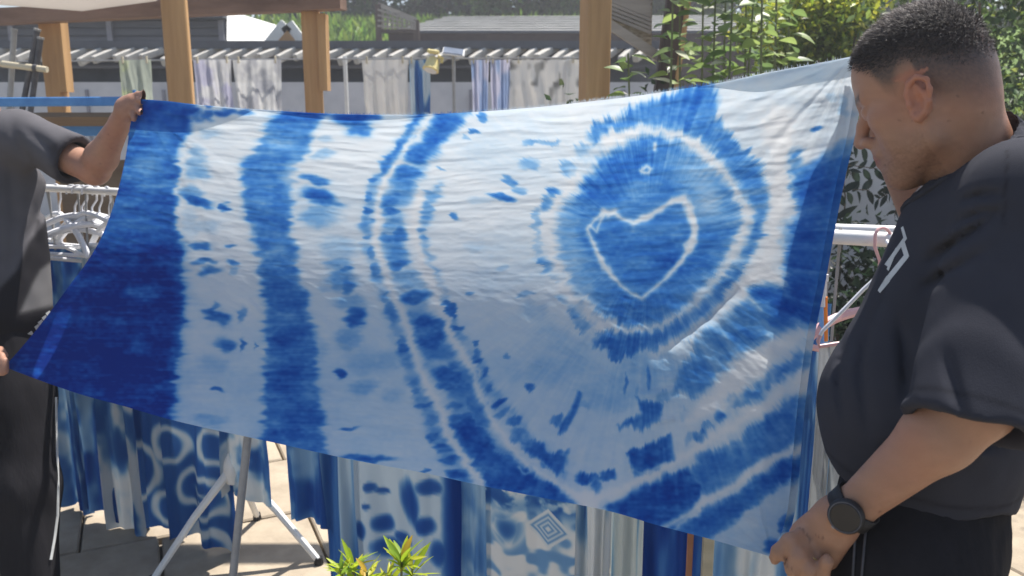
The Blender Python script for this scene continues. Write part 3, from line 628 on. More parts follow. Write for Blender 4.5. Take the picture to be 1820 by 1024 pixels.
def clump_points(c, rad, n, rngl, nclump=40, cr=.28):
    """points gathered in clumps over an ellipsoid's outer part, gaps between them"""
    c = np.array(c); rad = np.array(rad)
    d = rngl.normal(size=(nclump, 3)); d /= np.linalg.norm(d, axis=1, keepdims=True)
    cc = d * rngl.uniform(.35, 1.0, (nclump, 1))
    k = rngl.integers(0, nclump, n)
    p = cc[k] + rngl.normal(size=(n, 3)) * cr * .5 * rngl.uniform(.6, 1.2, nclump)[k][:, None]
    return c + p * rad, k
def tree(name, label, base, h, rad, n, size, col, seed, cat='tree', group=None, nclump=45):
    rl = np.random.default_rng(seed); base = np.array(base, float)
    t = empty(name, base); tag(t, label, cat, group)
    mb = MB(); topc = base + np.array([0, 0, h - rad[2] * .9])
    mb.tube([base + np.array([0, 0, -.1]), base + (topc - base) * .5 + np.array([.1, 0, 0]), topc], [rad[0] * .09, rad[0] * .07, rad[0] * .04], 8)
    for q in range(6):
        a = q * 1.05 + seed; e = topc + np.array([math.cos(a) * rad[0] * .7, math.sin(a) * rad[1] * .7, rad[2] * (.1 + .12 * q)])
        s = base + (topc - base) * (.55 + .07 * q); mb.tube([s, (s + e) / 2 + np.array([0, 0, .1]), e], [rad[0] * .035, rad[0] * .025, rad[0] * .01], 6)
    mb.build('trunk', M['bark'], t, True)
    P, k = clump_points(topc + np.array([0, 0, rad[2] * .1]), rad, n, rl, nclump)
    tone = rl.uniform(.65, 1.25, nclump)[k][:, None]
    V, F, C = leaf_cloud(P, size, np.array(col)[None] * tone, rl)
    link('crown', mesh('crown', V, F, M['leaf'], False, C), t)
    return t
far = [(-9.5, 24, 'broad dark tree at the far left behind the grey shed', (.05, .10, .03)), (-5.2, 27, 'tall tree behind the white roof, left of the grassy slope', (.07, .13, .03)), (-2.2, 30, 'dark tree at the top of the grassy slope', (.035, .07, .02)), (.3, 25, 'bright green tree above the lattice stair', (.14, .22, .04)), (2.6, 28, 'dark tree behind the middle of the grey roof', (.045, .085, .03)), (4.8, 25, 'yellow green tree behind the grey roof near the timber post', (.15, .22, .045)), (7.4, 29, 'dark tree far behind the leafy shrub', (.035, .065, .022)), (10.2, 26, 'dense tree behind the yellow green bush', (.045, .085, .022)), (14.0, 28, 'far tree behind the head of the man in navy', (.04, .08, .02)), (18, 27, 'far tree at the right edge of the picture', (.04, .075, .02))]
for q, (x, y, lb, c) in enumerate(far):
    y = 19.6 + (y - 24) * .55; x = x * .8; zb = float(hill_z(np.array(x), np.array(y)))
    tree('broadleaf_tree', lb, (x, y, zb - 1.3), 4.4, (1.75, 1.2, 2.3), 6500, .24, c, 100 + q, group='trees on the slope')
# grass tufts on the slope
rl = np.random.default_rng(11); n = 9000
gx = rl.uniform(-7, 6, n); gy = rl.uniform(15.3, 21, n)
gz = hill_z(gx, gy)
P = np.stack([gx, gy, gz], -1)
V, F, C = leaf_cloud(P, .38, np.array([.17, .27, .045]), rl, droop=-2.2, asp=.22)
tag(link('grass', mesh('grass', V, F, M['leaf'], False, C)), 'bright tufted grass on the slope behind the roofs', 'grass', kind='stuff')

# ================================================================== buildings behind
# long low hut with rafters sticking out, white wall below
hut = empty('hut', at(600, 150, 8.2) * np.array([1, 1, 0])); tag(hut, 'long low white walled hut with pale slanting rafters along its eave', 'hut')
xl, xr = at(-60, 100, 8.2)[0], at(1180, 100, 8.2)[0]
zt = at(600, 84, 8.2)[2]; zb = at(600, 112, 8.2)[2]; zw = at(600, 146, 8.2)[2]
MB().box(((xl + xr) / 2, 8.28, zw / 2), (xr - xl, .12, zw)).build('wall', M['whitewall'], hut)
MB().box(((xl + xr) / 2, 8.62, zw + .18), (xr - xl, .08, .38)).build('opening_panel', M['navy'], hut)
MB().box(((xl + xr) / 2, 8.75, zt + .05), (xr - xl, 1.0, .07), Matrix.Rotation(R(3), 3, 'X')).build('roof', M['navy'], hut)
MB().bar((xl, 8.30, zb - .03), (xr, 8.30, zb - .03), .05, .03).build('wall_plate', M['siding'], hut)
MB().box(((xl + xr) / 2, 8.46, zb + .10), (xr - xl, .03, .24)).build('eave_board', M['navy'], hut)
for q in range(9):
    x = xl + (xr - xl) * (q + .5) / 9; MB().box((x, 8.21, zw / 2 - .02), (.025, .02, zw - .1)).build('joint_strip', M['siding2'], hut)
raf = None; k = 0
x = xl + .05
while x < xr:
    if raf is None:
        mb = MB().bar((0, 0, 0), (-.19, -.26, -.135), .06, .07, bev=.008); raf = mesh('rafter', mb.v, mb.f, M['rafter'])
    o = bpy.data.objects.new('rafter', raf); COL.objects.link(o); o.parent = hut; o.matrix_parent_inverse = world_of(hut).inverted()
    o.location = (x + .17 + random.uniform(-.008, .008), 8.36, zb + .155 + random.uniform(-.006, .006)); o.rotation_euler = (random.uniform(-.03, .03), random.uniform(-.03, .03), random.uniform(-.09, .09)); o.scale = (random.uniform(.88, 1.1), 1, random.uniform(.85, 1.12))
    x += .152; k += 1
# grey clad shed upper left
shed = empty('shed', at(200, 60, 12) * np.array([1, 1, 0])); tag(shed, 'dark grey board clad shed behind the rafters at upper left', 'shed')
a0, a1 = at(-140, 60, 12)[0], at(402, 60, 12)[0]; z0, z1 = 1.9, at(200, 36, 12)[2]
MB().box(((a0 + a1) / 2, 12.3, z1 / 2), (a1 - a0, .5, z1 - .02)).build('wall', M['navy'], shed)
nb = 7
for q in range(nb):
    z = z0 + (z1 - z0) * (q + .5) / nb
    MB().box(((a0 + a1) / 2, 12.03, z), (a1 - a0, .035, (z1 - z0) / nb - .02), Matrix.Rotation(R(-5), 3, 'X')).build('siding_board', M['siding'], shed)
for px in (22, 197, 395):
    MB().box((at(px, 60, 12)[0], 11.98, (z0 + z1) / 2), (.07, .05, z1 - z0)).build('corner_post', M['siding2'], shed)
zr = at(200, 24, 12)[2]
MB().box(((a0 + a1) / 2, 12.1, (z1 + zr) / 2 + .01), (a1 - a0 + .1, .7, zr - z1)).build('roof', M['navy'], shed)
# white roofs
wr = empty('white_house', at(500, 60, 10.5) * np.array([1, 1, 0])); tag(wr, 'sunlit white sheet roof with a small gabled dormer, left of the slope', 'house')
def pt(px, py, Y): return at(px, py, Y)
v = [pt(403, 82, 10.5), pt(604, 82, 10.5), pt(560, 66, 11.8), pt(404, 18, 11.8)]
th = np.array([0, .03, -.06]); vv = v + [p + th for p in v]
link('roof', mesh('roof', vv, [(0, 1, 2, 3), (7, 6, 5, 4), (0, 4, 5, 1), (1, 5, 6, 2), (2, 6, 7, 3), (3, 7, 4, 0)], M['whiteroof']), wr)
MB().box(((v[0][0] + v[1][0]) / 2, 10.9, v[0][2] / 2 - .06), (v[1][0] - v[0][0] - .1, .5, v[0][2] - .1)).build('wall', M['whitewall'], wr)
dm = [pt(480, 82, 10.2), pt(538, 82, 10.2), pt(510, 44, 10.2)]; bk = [p + np.array([0, .5, 0]) for p in dm]
mbd = MB(); mbd.bar(dm[0], dm[2], .16, .05, up=(0, -1, 0)); mbd.bar(dm[1], dm[2], .16, .05, up=(0, -1, 0))
mbd.build('dormer_roof', M['whiteroof'], wr)
ins = [pt(486, 82, 10.14), pt(532, 82, 10.14), pt(510, 54, 10.14)]; mbo = MB().add(ins + [p + np.array([0, .3, 0]) for p in ins], [(0, 1, 2), (5, 4, 3), (0, 3, 4, 1), (1, 4, 5, 2), (2, 5, 3, 0)])
mbo.build('dormer_face', M['timber'], wr)
# grey roofed house, middle to right
gh = empty('roofed_house', at(900, 60, 13) * np.array([1, 1, 0])); tag(gh, 'low house with wide grey shingle roof and dark brown fascia', 'house')
e0, e1 = at(690, 58, 13), at(1395, 58, 13); r0, r1 = at(800, 30, 14.6), at(1385, 28, 14.6)
nrow = 7
for q in range(nrow):
    f0, f1 = q / nrow, (q + 1) / nrow
    A, B_ = e0 + (r0 - e0) * f0, e1 + (r1 - e1) * f0; C_, D_ = e1 + (r1 - e1) * f1, e0 + (r0 - e0) * f1
    u = np.array([0, 0, .035]); vv = [A + u, B_ + u, C_ + u * .2, D_ + u * .2, A, B_, C_ - u, D_ - u]
    link('shingle_course', mesh('shingle_course', vv, [(0, 1, 2, 3), (7, 6, 5, 4), (0, 4, 5, 1), (1, 5, 6, 2), (2, 6, 7, 3), (3, 7, 4, 0)], M['tileroof']), gh)
zf = at(900, 80, 13)[2]
MB().box(((e0[0] + e1[0]) / 2, 13.05, (e0[2] + zf) / 2 - .01), (e1[0] - e0[0], .08, e0[2] - zf)).build('fascia', M['brown'], gh)
MB().box(((e0[0] + e1[0]) / 2, 13.02, e0[2] + .005), (e1[0] - e0[0] + .05, .14, .03)).build('gutter', M['siding'], gh)
MB().box(((e0[0] + e1[0]) / 2, 14.0, zf / 2 - .06), (e1[0] - e0[0] - .6, 1.2, zf)).build('wall', M['brown'], gh)
# lattice stair rail
ls = empty('lattice_stair', at(700, 50, 12.4) * np.array([1, 1, 0])); tag(ls, 'brown lattice stair side beside the grassy slope', 'stair')
A, B_ = at(672, 8, 12.4), at(740, 36, 12.4); A2, B2 = at(672, 56, 12.4), at(740, 56, 12.4)
MB().bar(A, B_, .06, .06).build('handrail', M['greywood'], ls)
MB().bar(A2, B2, .06, .05).build('bottom_rail', M['darkwood'], ls)
for q in range(9):
    f = q / 8; P0 = A + (B_ - A) * f; P1 = A2 + (B2 - A2) * f; MB().bar(P1, P0, .035, .03, up=(0, 1, 0)).build('baluster', M['greywood'], ls)
for q in range(4):
    f = (q + 1) / 5; P0 = A + (A2 - A) * f; P1 = B_ + (B2 - B_) * f + np.array([0, -.03, 0]); MB().bar(P0 + np.array([0, -.03, 0]), P1, .025, .025).build('slat', M['greywood'], ls)
MB().bar(A2 * np.array([1, 1, 0]), A, .08, .08, up=(0, 1, 0)).build('newel_post', M['darkwood'], ls)
MB().bar(B2 * np.array([1, 1, 0]), B_, .08, .08, up=(0, 1, 0)).build('newel_post', M['darkwood'], ls)

# ================================================================== timber pergola
pg = empty('pergola', (0, 4.2, 0)); tag(pg, 'orange timber pergola with square posts and brown beams behind the cloth', 'pergola')
def post(px, Y, w, mat, z1=2.35, dx=.0, d=None):
    P = at(px, 100, Y); m = MB().box((P[0], P[1], z1 / 2), (w, d or w, z1), Matrix.Rotation(R(dx), 3, 'Z'), .006); return m.build('post', mat, pg), P
_, PA = post(95, 5.4, .10, M['timber']); _, PB = post(317, 4.0, .105, M['timber'], dx=14); _, PC = post(555, 5.0, .10, M['timber'], dx=10); _, PD = post(1057, 3.5, .10, M['timber'], dx=16)
zb_ = at(300, 20, 5.1)[2]
MB().bar(at(-40, 32, 5.3), at(610, 2, 4.9), .10, .09).build('beam', M['timber_x'], pg)
MB().bar((PB[0] - .02, 3.0, 2.40), (PB[0] + .0, 5.2, 2.40), .08, .14).build('beam', M['timber_x'], pg)
MB().bar((PD[0] - 1.6, 3.5, 2.42), (PD[0] + .8, 3.5, 2.42), .08, .14).build('beam', M['timber_x'], pg)
for (P, s) in ((PA, 1), (PC, 1)):
    MB().bar((P[0] + .07, P[1] - .02, 1.55), (P[0] + .075, P[1] - .02, zb_ - .03), .045, .09, up=(0, 1, 0)).build('cleat', M['timber'], pg)
# translucent roof edge at the top left corner
vv = [at(-60, -60, 4.5), at(330, -60, 4.5), at(278, 2, 4.9), at(146, 20, 4.9), at(-40, 6, 4.9)]
mbp = MB().add([p + np.array([0, 0, 0.0]) for p in vv] + [p + np.array([0, 0, .02]) for p in vv], [(4, 3, 2, 1, 0), (5, 6, 7, 8, 9)] + [(i, (i + 1) % 5, (i + 1) % 5 + 5, i + 5) for i in range(5)])
link('roof_sheet', mesh('roof_sheet', mbp.v, mbp.f, M['poly'], False, np.repeat(np.array([[.62, .59, .56]]), len(mbp.v), 0)), pg)

# blue framed stall with brown boards behind the left man
st = empty('stall', at(100, 200, 4.2) * np.array([1, 1, 0])); tag(st, 'blue steel framed stall top with brown boards behind the left man', 'stall')
A, B_ = at(-60, 182, 4.0), at(243, 180, 4.0)
MB().bar(A, B_, .03, .042, bev=.004).build('front_rail', M['blue_steel'], st)
A2, B2 = at(90, 232, 4.3), at(232, 230, 4.3)
MB().bar(A2, B2, .03, .06, bev=.004).build('lower_rail', M['blue_steel'], st)
zz = A[2]
for q in range(5):
    f = q / 5
    MB().box(((A[0] + B_[0]) / 2, 4.1 + q * .14, zz - .08 - .0 * q), (B_[0] - A[0] - .02, .13, .02), Matrix.Rotation(R(-20), 3, 'X')).build('board', M['board'], st)
MB().box(((A[0] + B_[0]) / 2, 4.75, .62), (B_[0] - A[0], .03, 1.1)).build('back_board', M['board'], st)
for x in (A[0] + .05, B_[0] - .03):
    MB().box((x, 4.03, zz / 2 - .02), (.035, .035, zz - .04)).build('leg', M['blue_steel'], st)
MB().bar(at(242, 178, 4.0), at(238, 160, 4.0), .012, .012, up=(0, 1, 0)).build('hook', M['blue_steel'], st)
# grey poles and a bamboo cross stick leaning at the far left
for (p0, p1, lb) in [((18, 172), (25, 55), 'thin upright grey pole at the far left edge, leftmost'), ((44, 172), (66, 55), 'dark slanting pole next to the far left upright'), ((58, 172), (72, 70), 'dark slanting pole nearest the left timber post')]:
    P0, P1 = at(*p0, 4.9), at(*p1, 4.9); d = P1 - P0; P0 = P0 - d * (P0[2] / d[2])
    o = MB().tube([P0, P1], .016, 8); 
    t = empty('pole', P0); tag(t, lb, 'pole', 'poles leaning at the left'); o.build('shaft', M['dark_metal'] if 'dark' in lb else M['grey_metal'], t, True)
    MB().tube([P1, P1 + (P1 - P0) / np.linalg.norm(P1 - P0) * .012], .019, 8).build('cap', M['grey_metal'], t, True)
t = empty('bamboo_stick', at(40, 118, 4.8)); tag(t, 'pale horizontal bamboo stick lashed across the poles at left', 'stick')
P0, P1 = at(-40, 108, 4.83), at(84, 124, 4.83); MB().tube([P0, P0 + (P1 - P0) * .35, P0 + (P1 - P0) * .36, P0 + (P1 - P0) * .7, P0 + (P1 - P0) * .71, P1], [.018, .017, .019, .017, .019, .017], 10).build('culm', M['bamboo'], t, True)
MB().tube([P0 + (P1 - P0) * .80, P0 + (P1 - P0) * .86], .021, 8).build('lashing', M['dark_metal'], t, True)

# woven panel and dark post between the timber post and the shrub
wp = empty('woven_screen', at(1130, 80, 4.3) * np.array([1, 1, 0])); tag(wp, 'woven bamboo screen with slanting lower rail beside a dark post', 'screen')
tri = [(1070, -60), (1160, -60), (1158, 92), (1080, 40), (1070, 34)]
A = [at(x, y, 4.3) for x, y in tri]; Bk = [p + np.array([0, .03, 0]) for p in A]
MB().add(A + Bk, [(4, 3, 2, 1, 0), (5, 6, 7, 8, 9)] + [(i, (i + 1) % 5, (i + 1) % 5 + 5, i + 5) for i in range(5)]).build('backing', M['thatch'], wp)
for q in range(26):
    y0 = -40 + q * 7.5
    a = (1072, y0 - 18); b = (1157, y0 + 16)
    if b[1] > 88: b = (1072 + (88 - a[1]) / (b[1] - a[1]) * 85, 88)
    lim = 38 + (a[0] - 1080) * .65
    if a[1] > lim - 4: continue
    k0 = (a[1]); 
    xe = min(1157, 1072 + 85 * 1.0)
    MB().bar(at(a[0], a[1], 4.29), at(b[0], b[1], 4.29), .006, .013 + .006 * random.random()).build('weave_strip', M['greywood'], wp)
MB().bar(at(1068, 34, 4.25), at(1178, 106, 4.25), .03, .045).build('slanting_rail', M['greywood'], wp)
P = at(1172, 60, 4.2); MB().box((P[0], P[1], 1.2), (.10, .08, 2.4), Matrix.Rotation(R(6), 3, 'Y'), .008).build('post', M['darkwood'], wp)
P = at(1187, 60, 4.15); MB().box((P[0] + .012, P[1], 1.2), (.02, .03, 2.4), Matrix.Rotation(R(6), 3, 'Y')).build('edge_batten', M['timber'], wp)

# solar lamp
sl = empty('solar_lamp', at(772, 108, 6.2)); tag(sl, 'cream yellow solar lamp with a tilted panel fixed by the clothes line', 'lamp')
c = at(769, 112, 6.2); ld = np.array([-.25, -.35, -.9]); ld /= np.linalg.norm(ld)
mb = MB(); mb.tube([c - ld * .045, c - ld * .03, c - ld * .005, c + ld * .03, c + ld * .055, c + ld * .060], [.020, .040, .047, .054, .060, .050], 16); mb.build('lamp_head', M['yellow'], sl, True)
MB().tube([c + ld * .0605, c + ld * .064], [.046, .044], 16).build('lens', M['white_plastic'], sl, True)
mb = MB(); mb.box(at(770, 92, 6.2), (.085, .06, .030), Matrix.Rotation(R(8), 3, 'Y'), .010); mb.build('housing', M['yellow'], sl)
mb = MB(); mb.tube([at(778, 100, 6.2), at(786, 104, 6.2), at(784, 112, 6.2)], .014, 8); mb.build('bracket', M['yellow'], sl, True)
pc = at(806, 93, 6.22); Mr = Matrix.Rotation(R(22), 3, 'X') @ Matrix.Rotation(R(8), 3, 'Y')
MB().box(pc, (.155, .13, .012), Mr, .003).build('panel_frame', M['white_metal'], sl)
MB().box(pc + np.array([0, -.003, .008]), (.14, .115, .006), Mr).build('solar_panel', M['solar'], sl)
MB().tube([at(806, 98, 6.25), at(806, 140, 6.25) * np.array([1, 1, 0])], .012, 8).build('pole', M['grey_metal'], sl, True)

# ================================================================== clothes line with small hangings
cl = empty('clothes_line', at(600, 105, 6.6) * np.array([1, 1, 0])); tag(cl, 'thin rail strung across in front of the hut wall', 'clothes line')
MB().tube([at(-20, 110, 6.7), at(400, 106, 6.6), at(1034, 103, 6.5)], .007, 6).build('line', M['grey_metal'], cl, True)
for px in (613, 1010):
    P = at(px, 105, 6.62); MB().tube([(P[0], P[1], 0), (P[0], P[1], P[2] + .02)], .016, 8).build('upright', M['white_metal'], cl, True)
def drape(name, P0, P1, drop, colfun, mat, nf=4, amp=.02, seed=0, ns=44, nt=60, narrow=.0, hang=None, botn=0.0, wave_t=.3):
    """cloth hanging from the line P0-P1, folds running down it; colfun(s, t) gives colours"""
    P0 = np.array(P0, float); P1 = np.array(P1, float)
    s, t = np.meshgrid(np.linspace(0, 1, ns), np.linspace(0, 1, nt))
    d = P1 - P0; L = np.linalg.norm(d[:2]); nrm = np.array([d[1], -d[0], 0]) / L
    ph = 2 * math.pi * nf * (s + .07 * vnoise(s * 3, t * 2, seed)) + seed
    w = amp * (wave_t + (1 - wave_t) * t) * (np.sin(ph) + .45 * np.sin(2.3 * ph + 1)) + amp * .6 * fbm(s * 4, t * 3, seed + 2)
    s2 = .5 + (s - .5) * (1 - narrow * t + .05 * vnoise(t * 4, s * 0 + seed, seed + 4))
    dr = np.asarray(drop)(s) if callable(drop) else drop
    V = P0 + d * s2[..., None] + nrm * w[..., None] + np.array([0, 0, -1.0]) * (t * dr + botn * t * vnoise(s * 5, s * 0, seed + 6))[..., None]
    C = colfun(s, t)
    return mesh(name, V.reshape(-1, 3), grid_faces(nt, ns), mat, True, C.reshape(-1, 3)), V
WHITE = np.array([.62, .615, .60]); 
def dyemix(D, white=WHITE):
    D = np.clip(D, 0, 2.2)[..., None]
    return white * np.exp(-np.array([2.3, 1.2, .38]) * D - np.array([.3, .26, .14]) * D ** 2) + np.array([.008, .012, .016])
def c_const(col, var=.1, seed=0):
    return lambda s, t: np.array(col) * (1 + var * fbm(s * 5, t * 5, seed))[..., None]
def c_tint(a, b, seed, sc=3, th=.0):
    def f(s, t):
        m = sg(-(fbm(s * sc, t * sc * 1.4, seed) - th), .06)[..., None]; return np.array(a) * (1 - m) + np.array(b) * m
    return f
def c_ink(s, t):
    d = np.clip((vnoise(s * 16, t * 9, 33) - .35) * 3, 0, 1) * np.clip(vnoise(s * 5, t * 3, 37) + .7, 0, 1)
    return np.array([.78, .76, .72]) * (1 - .72 * d)[..., None]
YL = 6.45
small = [(212, 268, 190, 'pale sage sheer cloth hanging left of the second timber post', c_tint((.46, .50, .42), (.62, .68, .36), 3, 2, .15), 'sheer', 2),
         (343, 412, 205, 'pale lavender sheer cloth just right of the second timber post', c_tint((.56, .55, .68), (.74, .73, .72), 5, 3), 'sheer', 3),
         (414, 500, 205, 'pale grey sheer cloth with white patch left of the third post', c_tint((.50, .50, .52), (.80, .79, .76), 7, 3, .1), 'sheer', 3),
         (642, 726, 205, 'plain off white cloth hanging left of the blue streaked one', c_const((.76, .74, .70), .06, 9), 'rack_cloth', 3),
         (727, 764, 205, 'narrow blue streaked cloth under the yellow solar lamp', lambda s, t: dyemix(.15 + 1.0 * sg(-(vnoise(s * 5, t * 2.2, 14) - .05), .08)), 'rack_cloth', 2),
         (838, 868, 205, 'narrow lavender dyed cloth right of the solar panel', lambda s, t: dyemix(.05 + .28 * sg(-(vnoise(s * 4, t * 4, 16) - .1), .1), np.array([.62, .58, .68])), 'sheer', 2),
         (872, 906, 205, 'lavender cloth with slanting edge next to the inked cloth', lambda s, t: dyemix(.04 + .25 * sg(-(vnoise(s * 4, t * 4, 18) - .1), .1), np.array([.62, .58, .68])), 'sheer', 2),
         (906, 1034, 205, 'wide white cloth with dark ink drips left of right post', c_ink, 'rack_cloth', 5)]
for q, (x0, x1, yb, lb, cf, mt, nf) in enumerate(small):
    P0, P1 = at(x0, 107, YL + .02 * q), at(x1, 106, YL + .02 * q); zb0 = at(x0, yb, YL)[2]
    me, V = drape('hung_cloth', P0, P1, P0[2] - zb0 + .18, cf, M[mt], nf, .022, 20 + q, 40, 46, narrow=.12 if x1 - x0 < 100 else .0)
    t = empty('hung_cloth', (P0 + P1) / 2 * np.array([1, 1, 0]) + np.array([0, 0, zb0])); tag(t, lb, 'hung cloth', 'cloths on the line by the hut')
    link('fabric', me, t)
    for P in (P0 + (P1 - P0) * .12, P0 + (P1 - P0) * .88):
        MB().box(P + np.array([0, -.008, .0]), (.012, .02, .05), None, .002).build('peg', M['bamboo'], t)

# ================================================================== clothes racks behind the cloth
BARZ = 1.19
RA, RB = np.array([-1.98, 3.02, BARZ]), np.array([-.72, 2.46, BARZ])      # left rack
RC, RD = np.array([-.80, 2.46, BARZ - .005]), np.array([.86, 1.72, BARZ - .005])  # middle rack
RE, RF = np.array([.66, 2.02, BARZ - .02]), np.array([1.75, 1.72, BARZ - .02])     # right rear rack
def rack(label, A, B, mat, legs, r=.0125):
    t = empty('clothes_rack', (A + B) / 2 * np.array([1, 1, 0])); tag(t, label, 'clothes rack', 'garment racks')
    MB().tube([A, B], r, 12).build('top_bar', mat, t, True)
    for (f, kind) in legs:
        P = A + (B - A) * f
        if kind == 'tripod':
            q = MB().tube([P, P * np.array([1, 1, 0]) + np.array([0, 0, .31])], .012, 10); q.build('upright', mat, t, True)
            c = P * np.array([1, 1, 0]) + np.array([0, 0, .31])
            MB().tube([c + np.array([0, 0, .06]), c + np.array([0, 0, .03]), c, c + np.array([0, 0, -.04])], [.015, .03, .034, .026], 12).build('hub', mat, t, True)
            for a in (R(214), R(352), R(95)):
                e = P * np.array([1, 1, 0]) + np.array([math.cos(a), math.sin(a), 0]) * .27 + np.array([0, 0, .012])
                MB().tube([c + np.array([math.cos(a), math.sin(a), 0]) * .015, c + (e - c) * .5 + np.array([0, 0, .02]), e], [.015, .012, .011], 8).build('leg', mat, t, True)
                MB().tube([e + np.array([0, 0, .012]), e - np.array([0, 0, .010])], [.013, .016], 8).build('foot', M['black_rubber'], t, True)
        else:
            d = (B - A) / np.linalg.norm(B - A); n = np.array([-d[1], d[0], 0])
            for s in (-1, 1):
                e = P * np.array([1, 1, 0]) + n * s * .27 + d * (-.03)
                MB().tube([P + n * s * .012, e + np.array([0, 0, .02])], .0115, 10).build('leg', mat, t, True)
                MB().tube([e + np.array([0, 0, .03]), e], [.014, .015], 8).build('foot', M['black_rubber'], t, True)
    return t
rack('white garment rack on tripod feet behind the left man', RA, RB, M['white_metal'], [(.04, 'a'), (.86, 'tripod')])
rack('grey legged garment rack close behind the big dyed cloth', RC, RD, M['grey_metal'], [(.075, 'a'), (.97, 'a')])
rack('rear garment rack with white bar beside the man in navy', RE, RF, M['white_metal'], [(.96, 'a')], .013)
# the white sleeve of the middle bar where it leaves the cloth
t = empty('rail_pole', at(1520, 432, 1.7)); tag(t, 'thick white rail in front of the rear bar, below the printed shirt front', 'rail')
MB().tube([RD + (RC - RD) * .13 + np.array([0, -.035, .0]), RD + np.array([.22, -.12, 0])], .0155, 14).build('tube', M['white_metal'], t, True)

# hung dyed fabrics -------------------------------------------------
def on_rack(A, B, px, zr=BARZ):
    """point of the rack line that stands on the photo column px"""
    u = (px - CW / 2) / FPX
    f0, f1 = 0.0, 1.0
    g = lambda f: to_px((A + (B - A) * f) * np.array([1, 1, 0]) + np.array([0, 0, zr]))[0] - px
    f0, f1 = -1.0, 2.0
    for _ in range(40):
        m = (f0 + f1) / 2
        if g(m) < 0: f0 = m
        else: f1 = m
    return A + (B - A) * f0
def streaks(seed, hi=1.1, lo=.05, sc=(6, 1.6), th=0.0, w=.09):
    return lambda s, t: dyemix(lo + (hi - lo) * sg(-(fbm(s * sc[0], t * sc[1], seed, 3) - th), w) * (1 + .2 * vnoise(s * 14, t * 9, seed + 3)))
def rings(seed, cs, hi=1.25):
    def f(s, t):
        D = hi * (1 + .15 * fbm(s * 7, t * 7, seed))
        for (cx, cy, r, rr, a) in cs:
            d = np.hypot(s - cx + .03 * vnoise(s * 9, t * 9, seed), (t - cy) * a + .03 * vnoise(s * 9, t * 9, seed + 1))
            D = D * (1 - .92 * sg(np.abs(d - r) - rr, .012))
        return dyemix(D)
    return f
def spots(seed, cs, base=.12):
    def f(s, t):
        D = base + 0 * s
        for (cx, cy, rx, ry, a) in cs:
            d = np.hypot((s - cx) / rx, (t - cy) / ry) + .25 * fbm(s * 8, t * 8, seed); D = np.maximum(D, a * sg(d - 1, .14))
        return dyemix(D, np.array([.66, .65, .64]))
    return f
def diamonds(s, t):
    x, y = s * .22, t * 1.04                                         # metres on the cloth
    D = 1.2 * sg(-(fbm(x * 34, y * 34, 44) + .15), .08) * sg(y - .66, .012) + .65 * sg(-(vnoise(x * 40, y * 40, 46) - .05), .1) * sg(.64 - y, .01)
    d = np.abs(x - .142) / .052 + np.abs(y - .708) / .058
    D = np.where(d < 1.0, .06, D)
    for r in (.22, .47, .72): D = np.maximum(D, .85 * sg(np.abs(d - r) - .055, .03))
    d2 = np.hypot(x - .05, (y - .72) * .8); D = np.maximum(D * (1 - .8 * sg(np.abs(d2 - .04) - .006, .004)), 1.2 * sg(d2 - .022, .005))
    return dyemix(D)
hung = []
